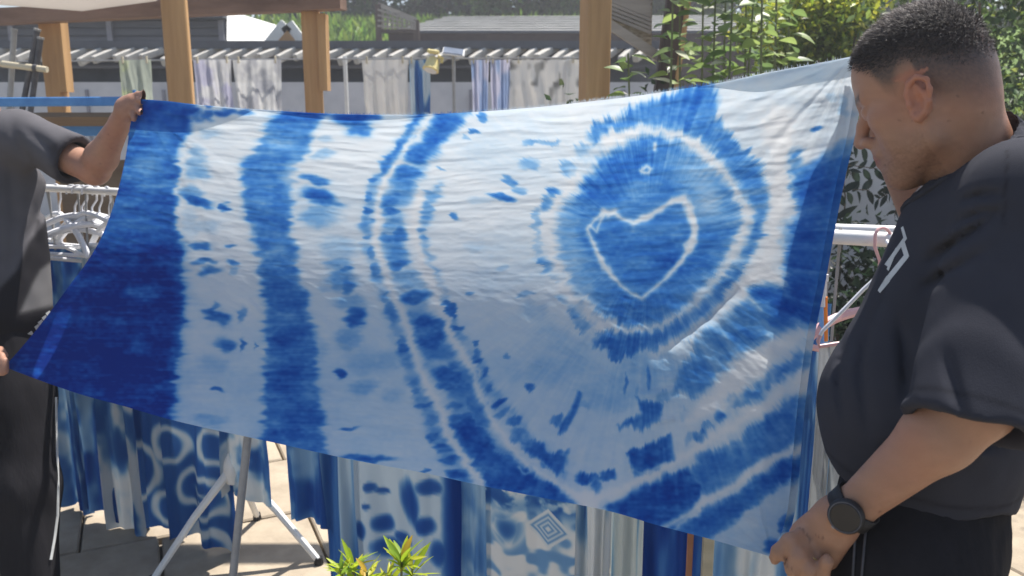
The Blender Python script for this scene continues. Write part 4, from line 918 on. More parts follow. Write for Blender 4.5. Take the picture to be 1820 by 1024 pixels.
HL = [  # px0, px1, rack, ztop, zbot, colour, folds, label
    (84, 142, 'L', 1.0, .012, streaks(61, 1.2, .15, (2.5, 7)), 1.3, 'pale and blue dyed cloth half hidden by the left man on the rack'),
    (118, 200, 'L', 1.0, .012, streaks(62, 1.5, .45, (3, 7), -.15), 1.6, 'dark blue dyed length hanging nearest the left man'),
    (184, 254, 'L', 1.0, .012, streaks(63, 1.15, .04, (3, 8), .08), 1.4, 'mostly white dyed length second from the left man on the rack'),
    (222, 312, 'L', 1.0, .012, rings(64, [(.1, .78, .45, .06, 4.5), (.95, .68, .4, .06, 4.5), (.75, .92, .3, .05, 4.5)]), 1.5, 'navy dyed length with pale curves right of the mostly white one'),
    (292, 410, 'L', 1.0, .012, rings(65, [(.08, .66, .26, .05, 4.5), (.52, .82, .34, .055, 4.8), (.8, .64, .24, .05, 4), (.6, 1.0, .28, .09, 5), (.5, .82, .10, .03, 6)]), 1.8, 'blue length with white oval loop behind the tripod stand'),
    (396, 482, 'L', 1.0, .22, streaks(66, 1.2, .05, (3.2, 9), .0), 1.5, 'mottled blue and white length right of the tripod upright'),
    (506, 588, 'M', 1.05, .20, streaks(67, 1.5, .5, (2.2, 8), -.15, .14), 1.6, 'dark blue length whose hem ends above sunlit paving'),
    (576, 650, 'M', 1.05, .02, streaks(68, 1.2, .15, (5, 1.2), .0), 1.7, 'grey and blue vertically striped length left of the spotted one'),
    (636, 818, 'M', 1.06, .02, spots(69, [(.56, .665, .10, .067, 1.5), (.70, .72, .10, .028, 1.5), (.29, .763, .09, .028, 1.5), (.05, .786, .08, .026, 1.4), (.45, .796, .08, .02, 1.4), (.75, .61, .13, .022, 1.4), (.19, .652, .05, .014, 1.3), (.29, .664, .06, .010, 1.3), (.35, .835, .17, .03, 1.4), (.98, .7, .12, .5, 1.7), (.15, .71, .04, .01, 1.2), (.82, .80, .08, .04, 1.4)], .18), 1.8, 'grey length with round navy spots behind the yellow green shoots'),
    (806, 878, 'M', 1.05, .02, streaks(70, 1.0, .3, (2.0, 9), -.1, .15), 1.3, 'light blue length with a pale vertical vein right of the spotted one'),
    (862, 1040, 'M', 1.06, .02, diamonds, 1.6, 'blue mottled length with a concentric diamond motif'),
    (1026, 1092, 'M', 1.05, .02, streaks(72, .8, .03, (3, 5), .12), 1.8, 'white length with light blue vertical streaks right of the diamond one'),
    (1078, 1156, 'M', 1.05, .02, lambda s, t: dyemix(.12 + .7 * sg(-(vnoise(s * 7, t * 1.5, 48) - .35), .06), np.array([.66, .62, .54])), 1.6, 'cream length with thin blue stripes in the middle of the rack'),
    (1146, 1262, 'M', 1.05, .02, streaks(74, 1.7, 1.0, (3, 3), -.1), 1.7, 'navy length hanging left of the thin wooden sticks'),
    (1262, 1398, 'M', 1.05, .02, streaks(75, .7, .05, (3.5, 5), .08), 2.0, 'pale blue streaked length below the lower right corner of the cloth'),
    (1390, 1436, 'M', 1.03, .05, streaks(76, 1.15, .15, (2, 5), -.1), 1.3, 'blue clouded length beside the right edge of the big cloth'),
    (1436, 1486, 'M', .95, .05, streaks(77, .9, .05, (2, 4), .0), 1.2, 'pale blue narrow length just in front of the man in navy')]
def hanger(parent_loc, ang, mat, label, w=.20, group='hangers on the racks', drop=.10, tilt=0.0, style='plastic'):
    """one clothes hanger: hook over the bar, two sloping shoulders, bottom bar"""
    P = np.array(parent_loc, float); d = np.array([math.cos(ang), math.sin(ang), tilt]); n = np.array([-math.sin(ang), math.cos(ang), 0])
    t = empty('hanger', P - np.array([0, 0, drop])); tag(t, label, 'hanger', group)
    hk = [P + d * (.022 * math.cos(a)) + np.array([0, 0, .022 * math.sin(a) - .004]) for a in np.linspace(R(-30), R(205), 12)]
    hk = hk[::-1] ; hk = [P + np.array([0, 0, -.0])] if False else hk
    neck = P + np.array([0, 0, -drop])
    path = [P + d * .022 * math.cos(a) + np.array([0, 0, .022 * math.sin(a) - .008]) for a in np.linspace(R(200), R(0), 12)] + [P + d * .02 + np.array([0, 0, -.03]), P + d * .004 + np.array([0, 0, -.055]), neck]
    r = .0068 if style == 'plastic' else .0025
    MB().tube(path, r * .5, 8).build('hook', mat, t, True)
    arms = []
    for s in (-1, 1):
        pts = [neck, neck + d * s * w * .3 + np.array([0, 0, -.012]), neck + d * s * w * .7 + np.array([0, 0, -.045]), neck + d * s * w * 1.0 + np.array([0, 0, -.092]), neck + d * s * w * 1.0 + np.array([0, 0, -.108])]
        MB().tube(catmull(pts, 16), r * 1.5, 8).build('shoulder', mat, t, True)
    MB().tube([neck - d * w + np.array([0, 0, -.108]), neck + d * w + np.array([0, 0, -.108])], r, 8).build('bottom_bar', mat, t, True)
    return t
for q, (x0, x1, rk, zt_, zb_, cf, nf, lb) in enumerate(HL):
    A, B = (RA, RB) if rk == 'L' else (RC, RD)
    P0, P1 = on_rack(A, B, x0, .35), on_rack(A, B, x1, .35); d = (P1 - P0) / np.linalg.norm(P1 - P0); n = np.array([d[1], -d[0], 0]) * ((q % 3) - 1) * .018
    P0 = P0 + n; P1 = P1 + n; P0[2] = P1[2] = zt_
    me, V = drape('fabric', P0, P1, zt_ - zb_, cf, M['rack_cloth'], nf, .005 if cf is diamonds else .017, 70 + q * 3, 150 if cf is diamonds else 30 + int((x1 - x0) * .35), 320 if cf is diamonds else 130, botn=.03)
    t = empty('hung_fabric', (P0 + P1) / 2 * np.array([1, 1, 0]) + np.array([0, 0, zb_])); tag(t, lb, 'hung fabric', 'dyed lengths on the racks')
    link('fabric', me, t)
    # it hangs from the bar by two clips
    for f in ((.2, .8) if x0 < 1400 else (.12,)):
        C = P0 + (P1 - P0) * f; MB().bar(C + np.array([0, 0, -.02]), np.array([C[0] - n[0], C[1] - n[1], BARZ + .012]), .006, .003, up=(0, 1, 0)).build('clip', M['grey_metal'], t)
# white hangers crowded on the left rack (seen between the man and the cloth)
names = ['leftmost white plastic hanger, touching the left man', 'white hanger second from the left man', 'white hanger in the middle of the crowd, turned side on', 'white hanger tilted up behind the middle of the crowd', 'white hanger second nearest the dyed cloth edge', 'white hanger nearest the left edge of the big dyed cloth', 'low white hanger in front of the crowd']
for q, (px, a, dr, w) in enumerate([(101, -38, .085, .16), (128, -8, .085, .19), (147, -30, .075, .20), (158, 20, .11, .19), (172, -24, .08, .20), (190, -40, .10, .17), (140, 8, .13, .20)]):
    hanger(on_rack(RA, RB, px), R(a), M['white_plastic'], names[q], w, 'white hangers left of the cloth', dr, (q % 3 - 1) * .12)
MB_ = None
# folded white garments under those hangers
for q, (x0, x1, z0, z1, lb) in enumerate([(108, 150, .985, .955, 'upper bundle'), (140, 182, .985, .955, 'x')]): pass
# hangers beside the man in navy
Pw = on_rack(RC, RD, 1466)
hg = hanger(on_rack(RC, RD, 1552) + np.array([0, -.05, .012]), R(200), M['pink_plastic'], 'pink plastic hanger hooked on the thick white rail', .17, 'hangers beside the man', .16, .28)
hw = empty('clip_strip', at(1466, 520, 1.62)); tag(hw, 'slim hanging clip strip with orange and blue grips by the right cloth edge', 'clip')
def pl(px, py, Y=1.66): return at(px, py, Y)
MB().tube([pl(1472, 424), pl(1474, 428), pl(1473, 440), pl(1470, 465), pl(1467, 490)], .0022, 6).build('wire', M['white_metal'], hw, True)
MB().tube([pl(1467, 488), pl(1467, 500)], .0062, 8).build('ferrule', M['white_plastic'], hw, True)
MB().tube([pl(1466, 498), pl(1462, 545)], [.005, .0065], 8).build('sleeve', M['white_plastic'], hw, True)
MB().tube([pl(1466, 528), pl(1467, 606)], .0055, 8).build('orange_grip', M['orange_plastic'], hw, True)
MB().tube([pl(1460, 545), pl(1461, 612)], .0052, 8).build('blue_grip', M['blue_plastic'], hw, True)
hh = empty('wire_hanger', at(1500, 560, 1.6)); tag(hh, 'white wire hanger arm slanting up towards the printed shirt', 'hanger')
MB().tube([pl(1458, 596, 1.6), pl(1462, 588, 1.6), pl(1478, 572, 1.6), pl(1505, 545, 1.6), pl(1535, 514, 1.6), pl(1575, 478, 1.6)], .0042, 8).build('arm', M['white_plastic'], hh, True)
MB().tube([pl(1575, 478, 1.6), pl(1585, 460, 1.6), pl(1584, 440, 1.62), pl(1576, 428, 1.64)], .0035, 8).build('hook', M['white_plastic'], hh, True)
MB().tube([pl(1458, 596, 1.6), pl(1454, 606, 1.6), pl(1456, 616, 1.6), pl(1520, 606, 1.6)], .0042, 8).build('lower_bar', M['pink_plastic'], hh, True)
P0, P1 = at(1457, 616, 1.6), at(1530, 605, 1.6)
me, V = drape('fabric', P0, P1, P0[2] - .12, lambda s, t: dyemix(.03 + .6 * sg(-(vnoise(s * 9, t * .6, 52) - .25), .07)), M['rack_cloth'], 4, .012, 91, 44, 70)
t = empty('hung_fabric', (P0 + P1) / 2 * np.array([1, 1, 0]) + np.array([0, 0, .12])); tag(t, 'white cloth with thin blue pin stripes over the wire hanger', 'hung fabric', 'dyed lengths on the racks')
link('fabric', me, t)
# two thin sticks standing between the hung lengths
for (px, w, mt, lb) in [(1226, .006, 'clay', 'thin reddish stick standing against the navy length'), (1258, .011, 'bamboo', 'pale square stick left of the pale blue length')]:
    P = at(px, 980, 1.66); b = np.array([P[0], P[1], 0]); t = empty('stick', b); tag(t, lb, 'stick', 'sticks between the hung lengths')
    MB().bar(b, b + np.array([0, 0, .60]), w * 2, w * 2, up=(0, 1, 0), bev=.002).build('shaft', M[mt], t)
    MB().bar(b + np.array([0, 0, .60]), b + np.array([0, 0, .612]), w * 1.5, w * 1.5, up=(0, 1, 0)).build('tip', M[mt], t)

# ================================================================== plants
def leaf_mesh(name, L, W, col, fold=.25, curl=.25, seg=6):
    V = []; F = []; C = []
    for i in range(seg + 1):
        f = i / seg; w = W * .5 * math.sin(math.pi * min(1, f * .96 + .02)) ** .8 * (1.15 - .35 * f); z = -curl * L * f * f
        V += [(-w, f * L, z + fold * w), (0, f * L, z), (w, f * L, z + fold * w)]; C += [np.array(col) * .95, np.array(col) * 1.15, np.array(col) * .95]
    for i in range(seg):
        a = i * 3
        F += [(a, a + 1, a + 4, a + 3), (a + 1, a + 2, a + 5, a + 4)]
    return mesh(name, V, F, M['leaf'], True, np.array(C))
def place_leaf(me, P, dirv, roll, parent, sc=1.0):
    o = bpy.data.objects.new('leaf', me); COL.objects.link(o); o.parent = parent; o.matrix_parent_inverse = world_of(parent).inverted()
    d = Vector(dirv).normalized(); q = d.to_track_quat('Y', 'Z') @ Matrix.Rotation(roll, 3, 'Y').to_quaternion()
    o.rotation_mode = 'QUATERNION'; o.rotation_quaternion = q; o.location = tuple(map(float, P)); o.scale = (sc,) * 3
    return o
# broad-leaved shrub left of the man's head
sh = empty('broadleaf_shrub', at(1260, 100, 3.3) * np.array([1, 1, 0])); tag(sh, 'tall shrub with large soft green leaves above the heart medallion', 'shrub')
LM = [leaf_mesh('leaf', .078, .052, c) for c in [(.22, .30, .09), (.18, .26, .08), (.28, .36, .11), (.13, .20, .07)]]
LM.append(leaf_mesh('leaf', .075, .032, (.5, .52, .40)))
rs = random.Random(5)
stems = [(1200, 3.6), (1335, 3.65), (1420, 3.55), (1370, 3.2), (1215, 3.25), (1262, 3.35), (1310, 3.2), (1350, 3.4), (1395, 3.3), (1130, 3.15), (1240, 3.5), (1290, 3.55)]
for i, (px, Y) in enumerate(stems):
    topy = -60 if px > 1150 else 95
    base = at(px, 165, Y); P0 = np.array([base[0] + rs.uniform(-.05, .05), Y, 0]); P1 = at(px + rs.uniform(-18, 18), topy, Y + rs.uniform(-.1, .1))
    pts = [P0, (P0 + P1) / 2 + np.array([rs.uniform(-.03, .03), 0, 0]), P1]
    MB().tube(catmull(pts, 8), [.009 - .0008 * k for k in range(8)], 6).build('stem', M['stem'], sh, True)
    nl = 22 if px > 1150 else 13; zlo = at(px, 200, Y)[2]
    for k in range(nl):
        z = zlo + (P1[2] - zlo) * (k + rs.random()) / nl
        f = (z - P0[2]) / (P1[2] - P0[2]); P = P0 + (P1 - P0) * f
        a = k * 2.4 + i; dv = (math.cos(a), math.sin(a) * .8, rs.uniform(-.25, .5))
        place_leaf(LM[4] if rs.random() < .07 else LM[rs.randrange(4)], P + np.array(dv) * .015, dv, rs.uniform(-.5, .5), sh, rs.uniform(.7, 1.25))
def bush(name, label, c, rad, n, size, col, seed, sun=None, nclump=60):
    rl = np.random.default_rng(seed); c = np.array(c, float); t = empty(name, c * np.array([1, 1, 0])); tag(t, label, 'bush')
    P, k = clump_points(c, rad, n, rl, nclump, .3); P[:, 2] = np.maximum(P[:, 2], .02)
    col = np.array(col)[None] * rl.uniform(.6, 1.3, nclump)[k][:, None]
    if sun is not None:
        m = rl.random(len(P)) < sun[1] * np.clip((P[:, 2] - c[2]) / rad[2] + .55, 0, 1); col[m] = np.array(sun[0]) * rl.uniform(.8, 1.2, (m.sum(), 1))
    V, F, C = leaf_cloud(P, size, col, rl, droop=.1); link('foliage', mesh('foliage', V, F, M['leaf'], False, C), t)
    mb = MB()
    for q in range(7):
        a = q * .9 + seed; e = c + np.array([math.cos(a) * rad[0] * .6, math.sin(a) * rad[1] * .6, rad[2] * .5 * math.sin(q)]); b = c * np.array([1, 1, 0]) + np.array([math.cos(a), math.sin(a), 0]) * .06
        mb.tube([b, (b + e) / 2 + np.array([0, 0, .05]), e], [.02, .014, .006], 6)
    mb.build('branch', M['bark'], t, True)
    return t
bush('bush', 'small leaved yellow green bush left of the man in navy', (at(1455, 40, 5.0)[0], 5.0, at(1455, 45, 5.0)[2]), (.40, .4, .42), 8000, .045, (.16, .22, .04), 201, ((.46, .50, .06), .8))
bush('bush', 'dark leafy bush just below the yellow green bush', (at(1430, 190, 4.8)[0], 4.8, 1.05), (.55, .4, .62), 7000, .055, (.045, .075, .03), 202)
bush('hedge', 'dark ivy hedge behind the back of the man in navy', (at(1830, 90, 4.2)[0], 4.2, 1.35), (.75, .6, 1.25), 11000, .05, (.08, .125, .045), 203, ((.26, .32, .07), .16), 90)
bush('bush', 'dark green bush behind the rails between cloth and man', (at(1520, 560, 3.6)[0], 3.3, .45), (.6, .35, .55), 7000, .05, (.022, .042, .02), 204)
bush('bush', 'dark shade bush at the foot of the woven screen', (at(1120, 170, 4.0)[0], 4.2, .75), (.5, .3, .75), 4000, .06, (.05, .085, .03), 205)
# white panel with leafy twigs in front of it
wp2 = empty('garden_wall', at(1540, 330, 3.9) * np.array([1, 1, 0])); tag(wp2, 'pale grey garden wall behind dark leaf sprays near the man\'s chin', 'wall')
c = at(1545, 330, 3.9); zt2 = at(1545, 225, 3.9)[2]
MB().box((c[0], 3.95, zt2 / 2), (.62, .04, zt2), None, .004).build('sheet', M['whitewall'], wp2)
MB().box((c[0], 3.94, zt2 + .012), (.66, .08, .03)).build('cap', M['siding2'], wp2)
tw = empty('leaf_spray', at(1540, 380, 3.75) * np.array([1, 1, 0])); tag(tw, 'dark drooping leaf sprays in front of the pale panel', 'plant')
DL = [leaf_mesh('leaf', .075, .030, (.02, .035, .025)), leaf_mesh('leaf', .05, .018, (.025, .04, .03)), leaf_mesh('leaf', .06, .03, (.018, .03, .022))]
for i, (a, b) in enumerate([((1470, 250), (1535, 262)), ((1468, 300), (1560, 300)), ((1466, 345), (1545, 338)), ((1470, 395), (1500, 385)), ((1600, 260), (1575, 345)), ((1610, 300), (1590, 385)), ((1610, 330), (1560, 355)), ((1480, 240), (1512, 310))]):
    A, B = at(a[0], a[1], 3.72), at(b[0], b[1], 3.72)
    root = np.array([A[0] + (-.05 if i < 4 else .08), 3.74, 0.0])
    MB().tube(catmull([root, np.array([root[0], 3.73, A[2] * .8]), A, B], 14), [.006 - .0003 * k for k in range(14)], 6).build('twig', M['bark'], tw, True)
    for k in range(9 if i < 4 else 13):
        f = (k + .5) / (9 if i < 4 else 13); P = A + (B - A) * f; s = 1 if k % 2 else -1
        dv = (B - A) / np.linalg.norm(B - A) * .6 + np.array([0, rs.uniform(-.3, .3), s * .7 - .2]); place_leaf(DL[0 if i < 4 else 1], P, tuple(dv), rs.uniform(.9, 1.8), tw, rs.uniform(.7, 1.2))
# potted plant with fresh shoots at the bottom edge
pp = empty('potted_plant', at(680, 1010, 1.14) * np.array([1, 1, 0])); tag(pp, 'potted plant with bright yellow green shoots at the bottom edge', 'plant')
c = at(680, 1000, 1.14); c[2] = 0
mb = MB(); mb.tube([c + np.array([0, 0, z]) for z in (0, .10, .115, .12, .135)], [.075, .1, .1, .112, .112], 20); mb.build('pot', M['clay'], pp, True)
SLf = [leaf_mesh('leaf', .062, .013, cc, .3, .1, 5) for cc in [(.42, .50, .03), (.34, .46, .03), (.50, .50, .05), (.22, .34, .04)]]
SLf.append(leaf_mesh('leaf', .05, .014, (.55, .36, .04), .3, .2, 5))
for (px, py, nl, sc) in [(626, 1002, 15, .9), (652, 1016, 12, .8), (714, 996, 20, 1.1), (733, 1010, 12, 1.0), (606, 1012, 11, .8), (690, 1030, 12, .9), (668, 1040, 10, .9), (640, 1040, 10, .9)]:
    tip = at(px, py, 1.14 + rs.uniform(-.03, .03)); b = c + np.array([rs.uniform(-.03, .03), rs.uniform(-.03, .03), .13])
    MB().tube(catmull([b, (b + tip) / 2 + np.array([0, 0, .03]), tip], 8), [.004 - .0003 * k for k in range(8)], 6).build('stem', M['stem'], pp, True)
    for k in range(nl):
        a = k * 2.4 + px; el = rs.uniform(.25, 1.15); dv = (math.cos(a) * math.cos(el), math.sin(a) * math.cos(el), math.sin(el))
        place_leaf(SLf[rs.choice((0, 0, 1, 1, 2, 3, 4))], tip - np.array([0, 0, .018 * rs.random()]), dv, rs.uniform(-.6, .6), pp, sc * .68 * rs.uniform(.75, 1.2))

# ================================================================== figures: smooth-blended volumes turned into one skin each
class Field:
    def __init__(s, ax, ay, az):
        s.a = [np.asarray(q, np.float32) for q in (ax, ay, az)]
        s.f = np.full([len(q) for q in s.a], .25, np.float32)
    def _sub(s, lo, hi, m):
        sl = []
        for k in range(3):
            i0 = int(np.searchsorted(s.a[k], lo[k] - m)); i1 = int(np.searchsorted(s.a[k], hi[k] + m)); sl.append(slice(max(0, i0 - 1), min(len(s.a[k]), i1 + 1)))
        sl = tuple(sl)
        G = np.meshgrid(s.a[0][sl[0]], s.a[1][sl[1]], s.a[2][sl[2]], indexing='ij')
        return sl, np.stack(G, -1)
    def _mix(s, sl, d, k, mode):
        f = s.f[sl]
        if mode == 'add':
            h = np.clip(.5 + .5 * (f - d) / k, 0, 1); s.f[sl] = f * (1 - h) + d * h - k * h * (1 - h)
        elif mode == 'sub':
            d = -d; h = np.clip(.5 - .5 * (f - d) / k, 0, 1); s.f[sl] = f * (1 - h) + d * h + k * h * (1 - h)
    def cone(s, a, b, ra, rb, k=.02, squash=None, mode='add', cut=False):
        a = np.asarray(a, float); b = np.asarray(b, float); R_ = max(ra, rb) * (squash[1] if squash is not None and squash[1] > 1 else 1) + k
        sl, P = s._sub(np.minimum(a, b) - R_, np.maximum(a, b) + R_, .03)
        if P.size == 0: return
        ba = b - a; h = np.clip(((P - a) @ ba) / (ba @ ba), 0, 1)
        q = P - a - h[..., None] * ba; r = ra + (rb - ra) * h
        if squash is not None:
            n = np.asarray(squash[0], float); n = n / np.linalg.norm(n); c = q @ n; q = q - (c * (1 - 1 / squash[1]))[..., None] * n
        d = np.linalg.norm(q, axis=-1) - r
        s._mix(sl, d.astype(np.float32), k, mode)
    def ell(s, c, r, ax=None, k=.02, mode='add'):
        c = np.asarray(c, float); r = np.asarray(r, float); m = r.max() + k
        sl, P = s._sub(c - m, c + m, .03)
        if P.size == 0: return
        q = P - c
        if ax is not None: q = q @ np.asarray(ax).T
        k0 = np.linalg.norm(q / r, axis=-1); k1 = np.linalg.norm(q / (r * r), axis=-1) + 1e-9
        s._mix(sl, (k0 * (k0 - 1) / k1).astype(np.float32), k, mode)
    def chain(s, pts, rs, k=.006, squash=None, mode='add'):
        for i in range(len(pts) - 1): s.cone(pts[i], pts[i + 1], rs[i], rs[i + 1], k, squash, mode)
    def cut(s, p, n, k=.004):
        """keep the side of the plane that n points away from"""
        n = np.asarray(n, float); n = n / np.linalg.norm(n)
        G = np.meshgrid(*s.a, indexing='ij'); d = sum((G[i] - p[i]) * n[i] for i in range(3)).astype(np.float32)
        s.f = np.maximum(s.f, d)
    def disp(s, fn):
        """displace the surface only where the grid is near it"""
        idx = np.nonzero(np.abs(s.f) < .05); P = np.stack([s.a[i][idx[i]] for i in range(3)], -1)
        s.f[idx] += fn(P).astype(np.float32)
    def surface(s, smooth=1):
        f = s.f; inn = f < 0; nx, ny, nz = f.shape
        c = sum(inn[i:nx - 1 + i, j:ny - 1 + j, k:nz - 1 + k].astype(np.int8) for i in (0, 1) for j in (0, 1) for k in (0, 1))
        act = (c > 0) & (c < 8); ci = np.nonzero(act); n = len(ci[0]); vid = np.full(act.shape, -1, np.int32); vid[ci] = np.arange(n)
        acc = np.zeros((n, 3)); cnt = np.zeros(n)
        corner = {}
        for o in [(i, j, k) for i in (0, 1) for j in (0, 1) for k in (0, 1)]:
            corner[o] = (f[ci[0] + o[0], ci[1] + o[1], ci[2] + o[2]], np.stack([s.a[q][ci[q] + o[q]] for q in range(3)], -1))
        for o in corner:
            for ax in range(3):
                if o[ax]: continue
                p = list(o); p[ax] = 1; p = tuple(p); f0, P0 = corner[o]; f1, P1 = corner[p]
                m = (f0 < 0) != (f1 < 0); t = np.where(m, f0 / (f0 - f1 + 1e-12), 0)
                acc += np.where(m[:, None], P0 + (P1 - P0) * t[:, None], 0); cnt += m
        V = acc / cnt[:, None]; Q = []
        for ax in range(3):
            sl0 = [slice(1, -1)] * 3; sl1 = [slice(1, -1)] * 3; sl0[ax] = slice(0, -1); sl1[ax] = slice(1, None)
            A = inn[tuple(sl0)]; B = inn[tuple(sl1)]; e = np.nonzero(A != B)
            idx = [e[q] + (0 if q == ax else 1) for q in range(3)]; u, v = [(1, 2), (2, 0), (0, 1)][ax]
            def at_(du, dv):
                i = [q.copy() for q in idx]; i[u] = i[u] - du; i[v] = i[v] - dv; return vid[i[0], i[1], i[2]]
            q = np.stack([at_(1, 1), at_(0, 1), at_(0, 0), at_(1, 0)], -1); fl = A[e]; q[~fl] = q[~fl][:, ::-1]; Q.append(q)
        Q = np.concatenate(Q); Q = Q[(Q >= 0).all(1)]
        for _ in range(smooth):
            sm = np.zeros_like(V); ct = np.zeros(n)
            for i in range(4):
                a, b = Q[:, i], Q[:, (i + 1) % 4]
                for q in range(3): sm[:, q] += np.bincount(a, V[b, q], n) + np.bincount(b, V[a, q], n)
                ct += np.bincount(a, minlength=n) + np.bincount(b, minlength=n)
            V = V * .5 + .5 * sm / np.maximum(ct, 1)[:, None]
        return V, Q
def axis(*segs):
    """axis made of (start, stop, step) pieces"""
    out = []
    for (a, b, h) in segs: out.append(np.arange(a, b - 1e-6, h))
    return np.concatenate(out + [[segs[-1][1]]])
def frame(fwd, up=(0, 0, 1)):
    x = np.asarray(fwd, float); x = x / np.linalg.norm(x); u = np.asarray(up, float); y = np.cross(u, x); y /= np.linalg.norm(y); return np.stack([x, y, np.cross(x, y)])   # rows: forward, left, up

def head(F, O, A, sc=1.0, hp=None):
    """face, skull, ears: O between the ears, rows of A = forward, left, up"""
    W = lambda x, y, z: O + (np.array([x, y, z]) * sc) @ A
    E = lambda c, r, k=.02, mode='add', ax=None: F.ell(W(*c), np.array(r) * sc, A if ax is None else ax @ A, k, mode)
    E((-.010, 0, .050), (.089, .0765, .086), .02)
    E((.032, 0, .052), (.058, .060, .060), .03)
    E((.030, 0, -.028), (.054, .056, .070), .03)
    E((-.045, 0, .0), (.05, .062, .06), .03)
    for s in (-1, 1):
        F.cone(W(-.004, s * .056, -.020), W(.004, s * .050, -.058), .018 * sc, .017 * sc, .02)
        F.cone(W(.004, s * .050, -.058), W(.062, s * .014, -.095), .017 * sc, .016 * sc, .022)
        E((.052, s * .045, -.006), (.024, .018, .018), .02)
        E((.045, s * .036, -.045), (.022, .02, .028), .025)
        F.cone(W(.086, s * .010, .031), W(.070, s * .044, .032), .0085 * sc, .008 * sc, .014)
        E((.094, s * .033, .012), (.016, .017, .012), .014, 'sub')
        E((.0745, s * .032, .0115), (.0125, .0145, .0120), .004)
        F.cone(W(.0865, s * .018, .0165), W(.078, s * .046, .0155), .0032 * sc, .003 * sc, .004)
        F.cone(W(.0855, s * .020, .0045), W(.077, s * .044, .0055), .003 * sc, .003 * sc, .005)
        E((.0985, s * .0135, -.0285), (.0105, .0085, .0085), .007)
        E((.106, s * .0075, -.038), (.006, .004, .004), .003, 'sub')
    E((.072, 0, -.096), (.021, .025, .017), .02)
    E((.060, 0, -.075), (.03, .032, .03), .02)
    F.cone(W(.086, 0, .024), W(.100, 0, .000), .0075 * sc, .0085 * sc, .012)
    F.cone(W(.100, 0, .000), W(.1115, 0, -.023), .0085 * sc, .0115 * sc, .008)
    E((.082, 0, -.050), (.017, .027, .018), .014)
    for (z, x, r) in ((-.0545, .0955, .0058), (-.0665, .0935, .0068)):
        for s in (-1, 1): F.cone(W(x, 0, z), W(x - .014, s * .022, (z - .0605) * .3 - .0605), r * sc, .0035 * sc, .005)
    for s in (-1, 1): F.cone(W(.106, 0, -.0605), W(.086, s * .024, -.061), .0016 * sc, .0014 * sc, .0025, mode='sub')
    # ears
    for s in (-1, 1):
        tx = lambda a, b, c: W(-.006 + a * .97 - c * .22, s * (.070 + b), -.004 + c * .97 + a * .22)
        E((-.006, s * .0765, -.003), (.0175, .0065, .029), .005)
        ring = [(.010, .010, -.004), (.013, .013, .010), (.008, .016, .024), (-.004, .018, .031), (-.016, .019, .025), (-.019, .019, .010), (-.016, .016, -.006), (-.008, .012, -.020), (.003, .010, -.026), (.010, .009, -.018)]
        F.chain([tx(*q) for q in ring], [.0042 * sc] * 8 + [.0060 * sc, .0045 * sc], .004)
        F.chain([tx(-.002, .012, .018), tx(-.009, .014, .008), tx(-.008, .012, -.008)], [.0032 * sc] * 3, .004)
        F.ell(tx(.001, .0155, -.003), np.array([.0075, .007, .0095]) * sc, A, .004, 'sub')
        F.cone(tx(-.012, .020, .020), tx(-.0145, .020, -.002), .0022 * sc, .0022 * sc, .003, mode='sub')
        F.cone(tx(.012, .012, -.008), tx(.010, .011, .004), .0045 * sc, .003 * sc, .004)
    return W
def arm(F, sh, el, wr, r=(.050, .040, .038, .025), k=.02):
    sh, el, wr = map(np.asarray, (sh, el, wr)); mid = el + (wr - el) * .28
    F.cone(sh, el, r[0], r[1], k); F.cone(el, mid, r[1], r[2] * 1.06, k); F.cone(mid, wr, r[2] * 1.06, r[3], k)
def finger(F, pts, r0, r1, k=.004):
    pts = [np.asarray(p, float) for p in pts]; n = len(pts); rs = [r0 + (r1 - r0) * i / (n - 1) for i in range(n)]; F.chain(pts, rs, k)
    for i in range(1, n - 1): F.ell(pts[i], [rs[i] * 1.1] * 3, None, .004)
def skin_colors(V, W_inv, base, extra=None):
    C = np.repeat(np.array(base, float)[None], len(V), 0)
    m = 1 + .10 * fbm(V[:, 0] * 22 + V[:, 1] * 9, V[:, 2] * 22, 90) + .06 * vnoise(V[:, 0] * 160 + V[:, 1] * 80, V[:, 2] * 160, 92)
    C *= m[:, None]
    red = np.clip(fbm(V[:, 0] * 14 + 4, V[:, 2] * 14 + V[:, 1] * 6, 95) + .1, 0, 1)[:, None]
    C = C * (1 - red * np.array([-.05, .10, .10]))
    mole = np.clip((vnoise(V[:, 0] * 95 + V[:, 1] * 70, V[:, 2] * 95, 57) - .90) * 14, 0, 1)[:, None]; C = C * (1 - .45 * mole)
    if W_inv is not None:
        L = W_inv(V)
        x, y, z = L[:, 0], L[:, 1], L[:, 2]; hd = (z > -.13) & (np.hypot(x, y) < .16)
        lip = np.exp(-(((z + .0605) / .0085) ** 2 + (np.abs(y) / .021) ** 4)) * (x > .078) * hd
        C = C * (1 - lip[:, None] * np.array([.12, .36, .30]))
        ear = (np.abs(y) > .074) * (np.abs(x + .006) < .03) * (np.abs(z) < .04) * hd
        C = C * (1 + ear[:, None] * np.array([.10, -.06, -.08]))
        brow = np.exp(-(((z - .036 - .1 * (np.abs(y) - .03) * 0) / .0055) ** 2)) * (np.abs(y) > .012) * (np.abs(y) < .052) * (x > .055) * hd
        C = C * (1 - .8 * brow[:, None])
        beard = np.clip((-.035 - z) / .03, 0, 1) * (x > .005) * hd * (1 - lip) * (.6 + .5 * vnoise(x * 700 + y * 500, z * 700, 97))
        C = C * (1 - .30 * np.clip(beard, 0, 1)[:, None])
        if extra is not None: C = extra(C, x, y, z, hd)
    return np.clip(C, 0, 1)
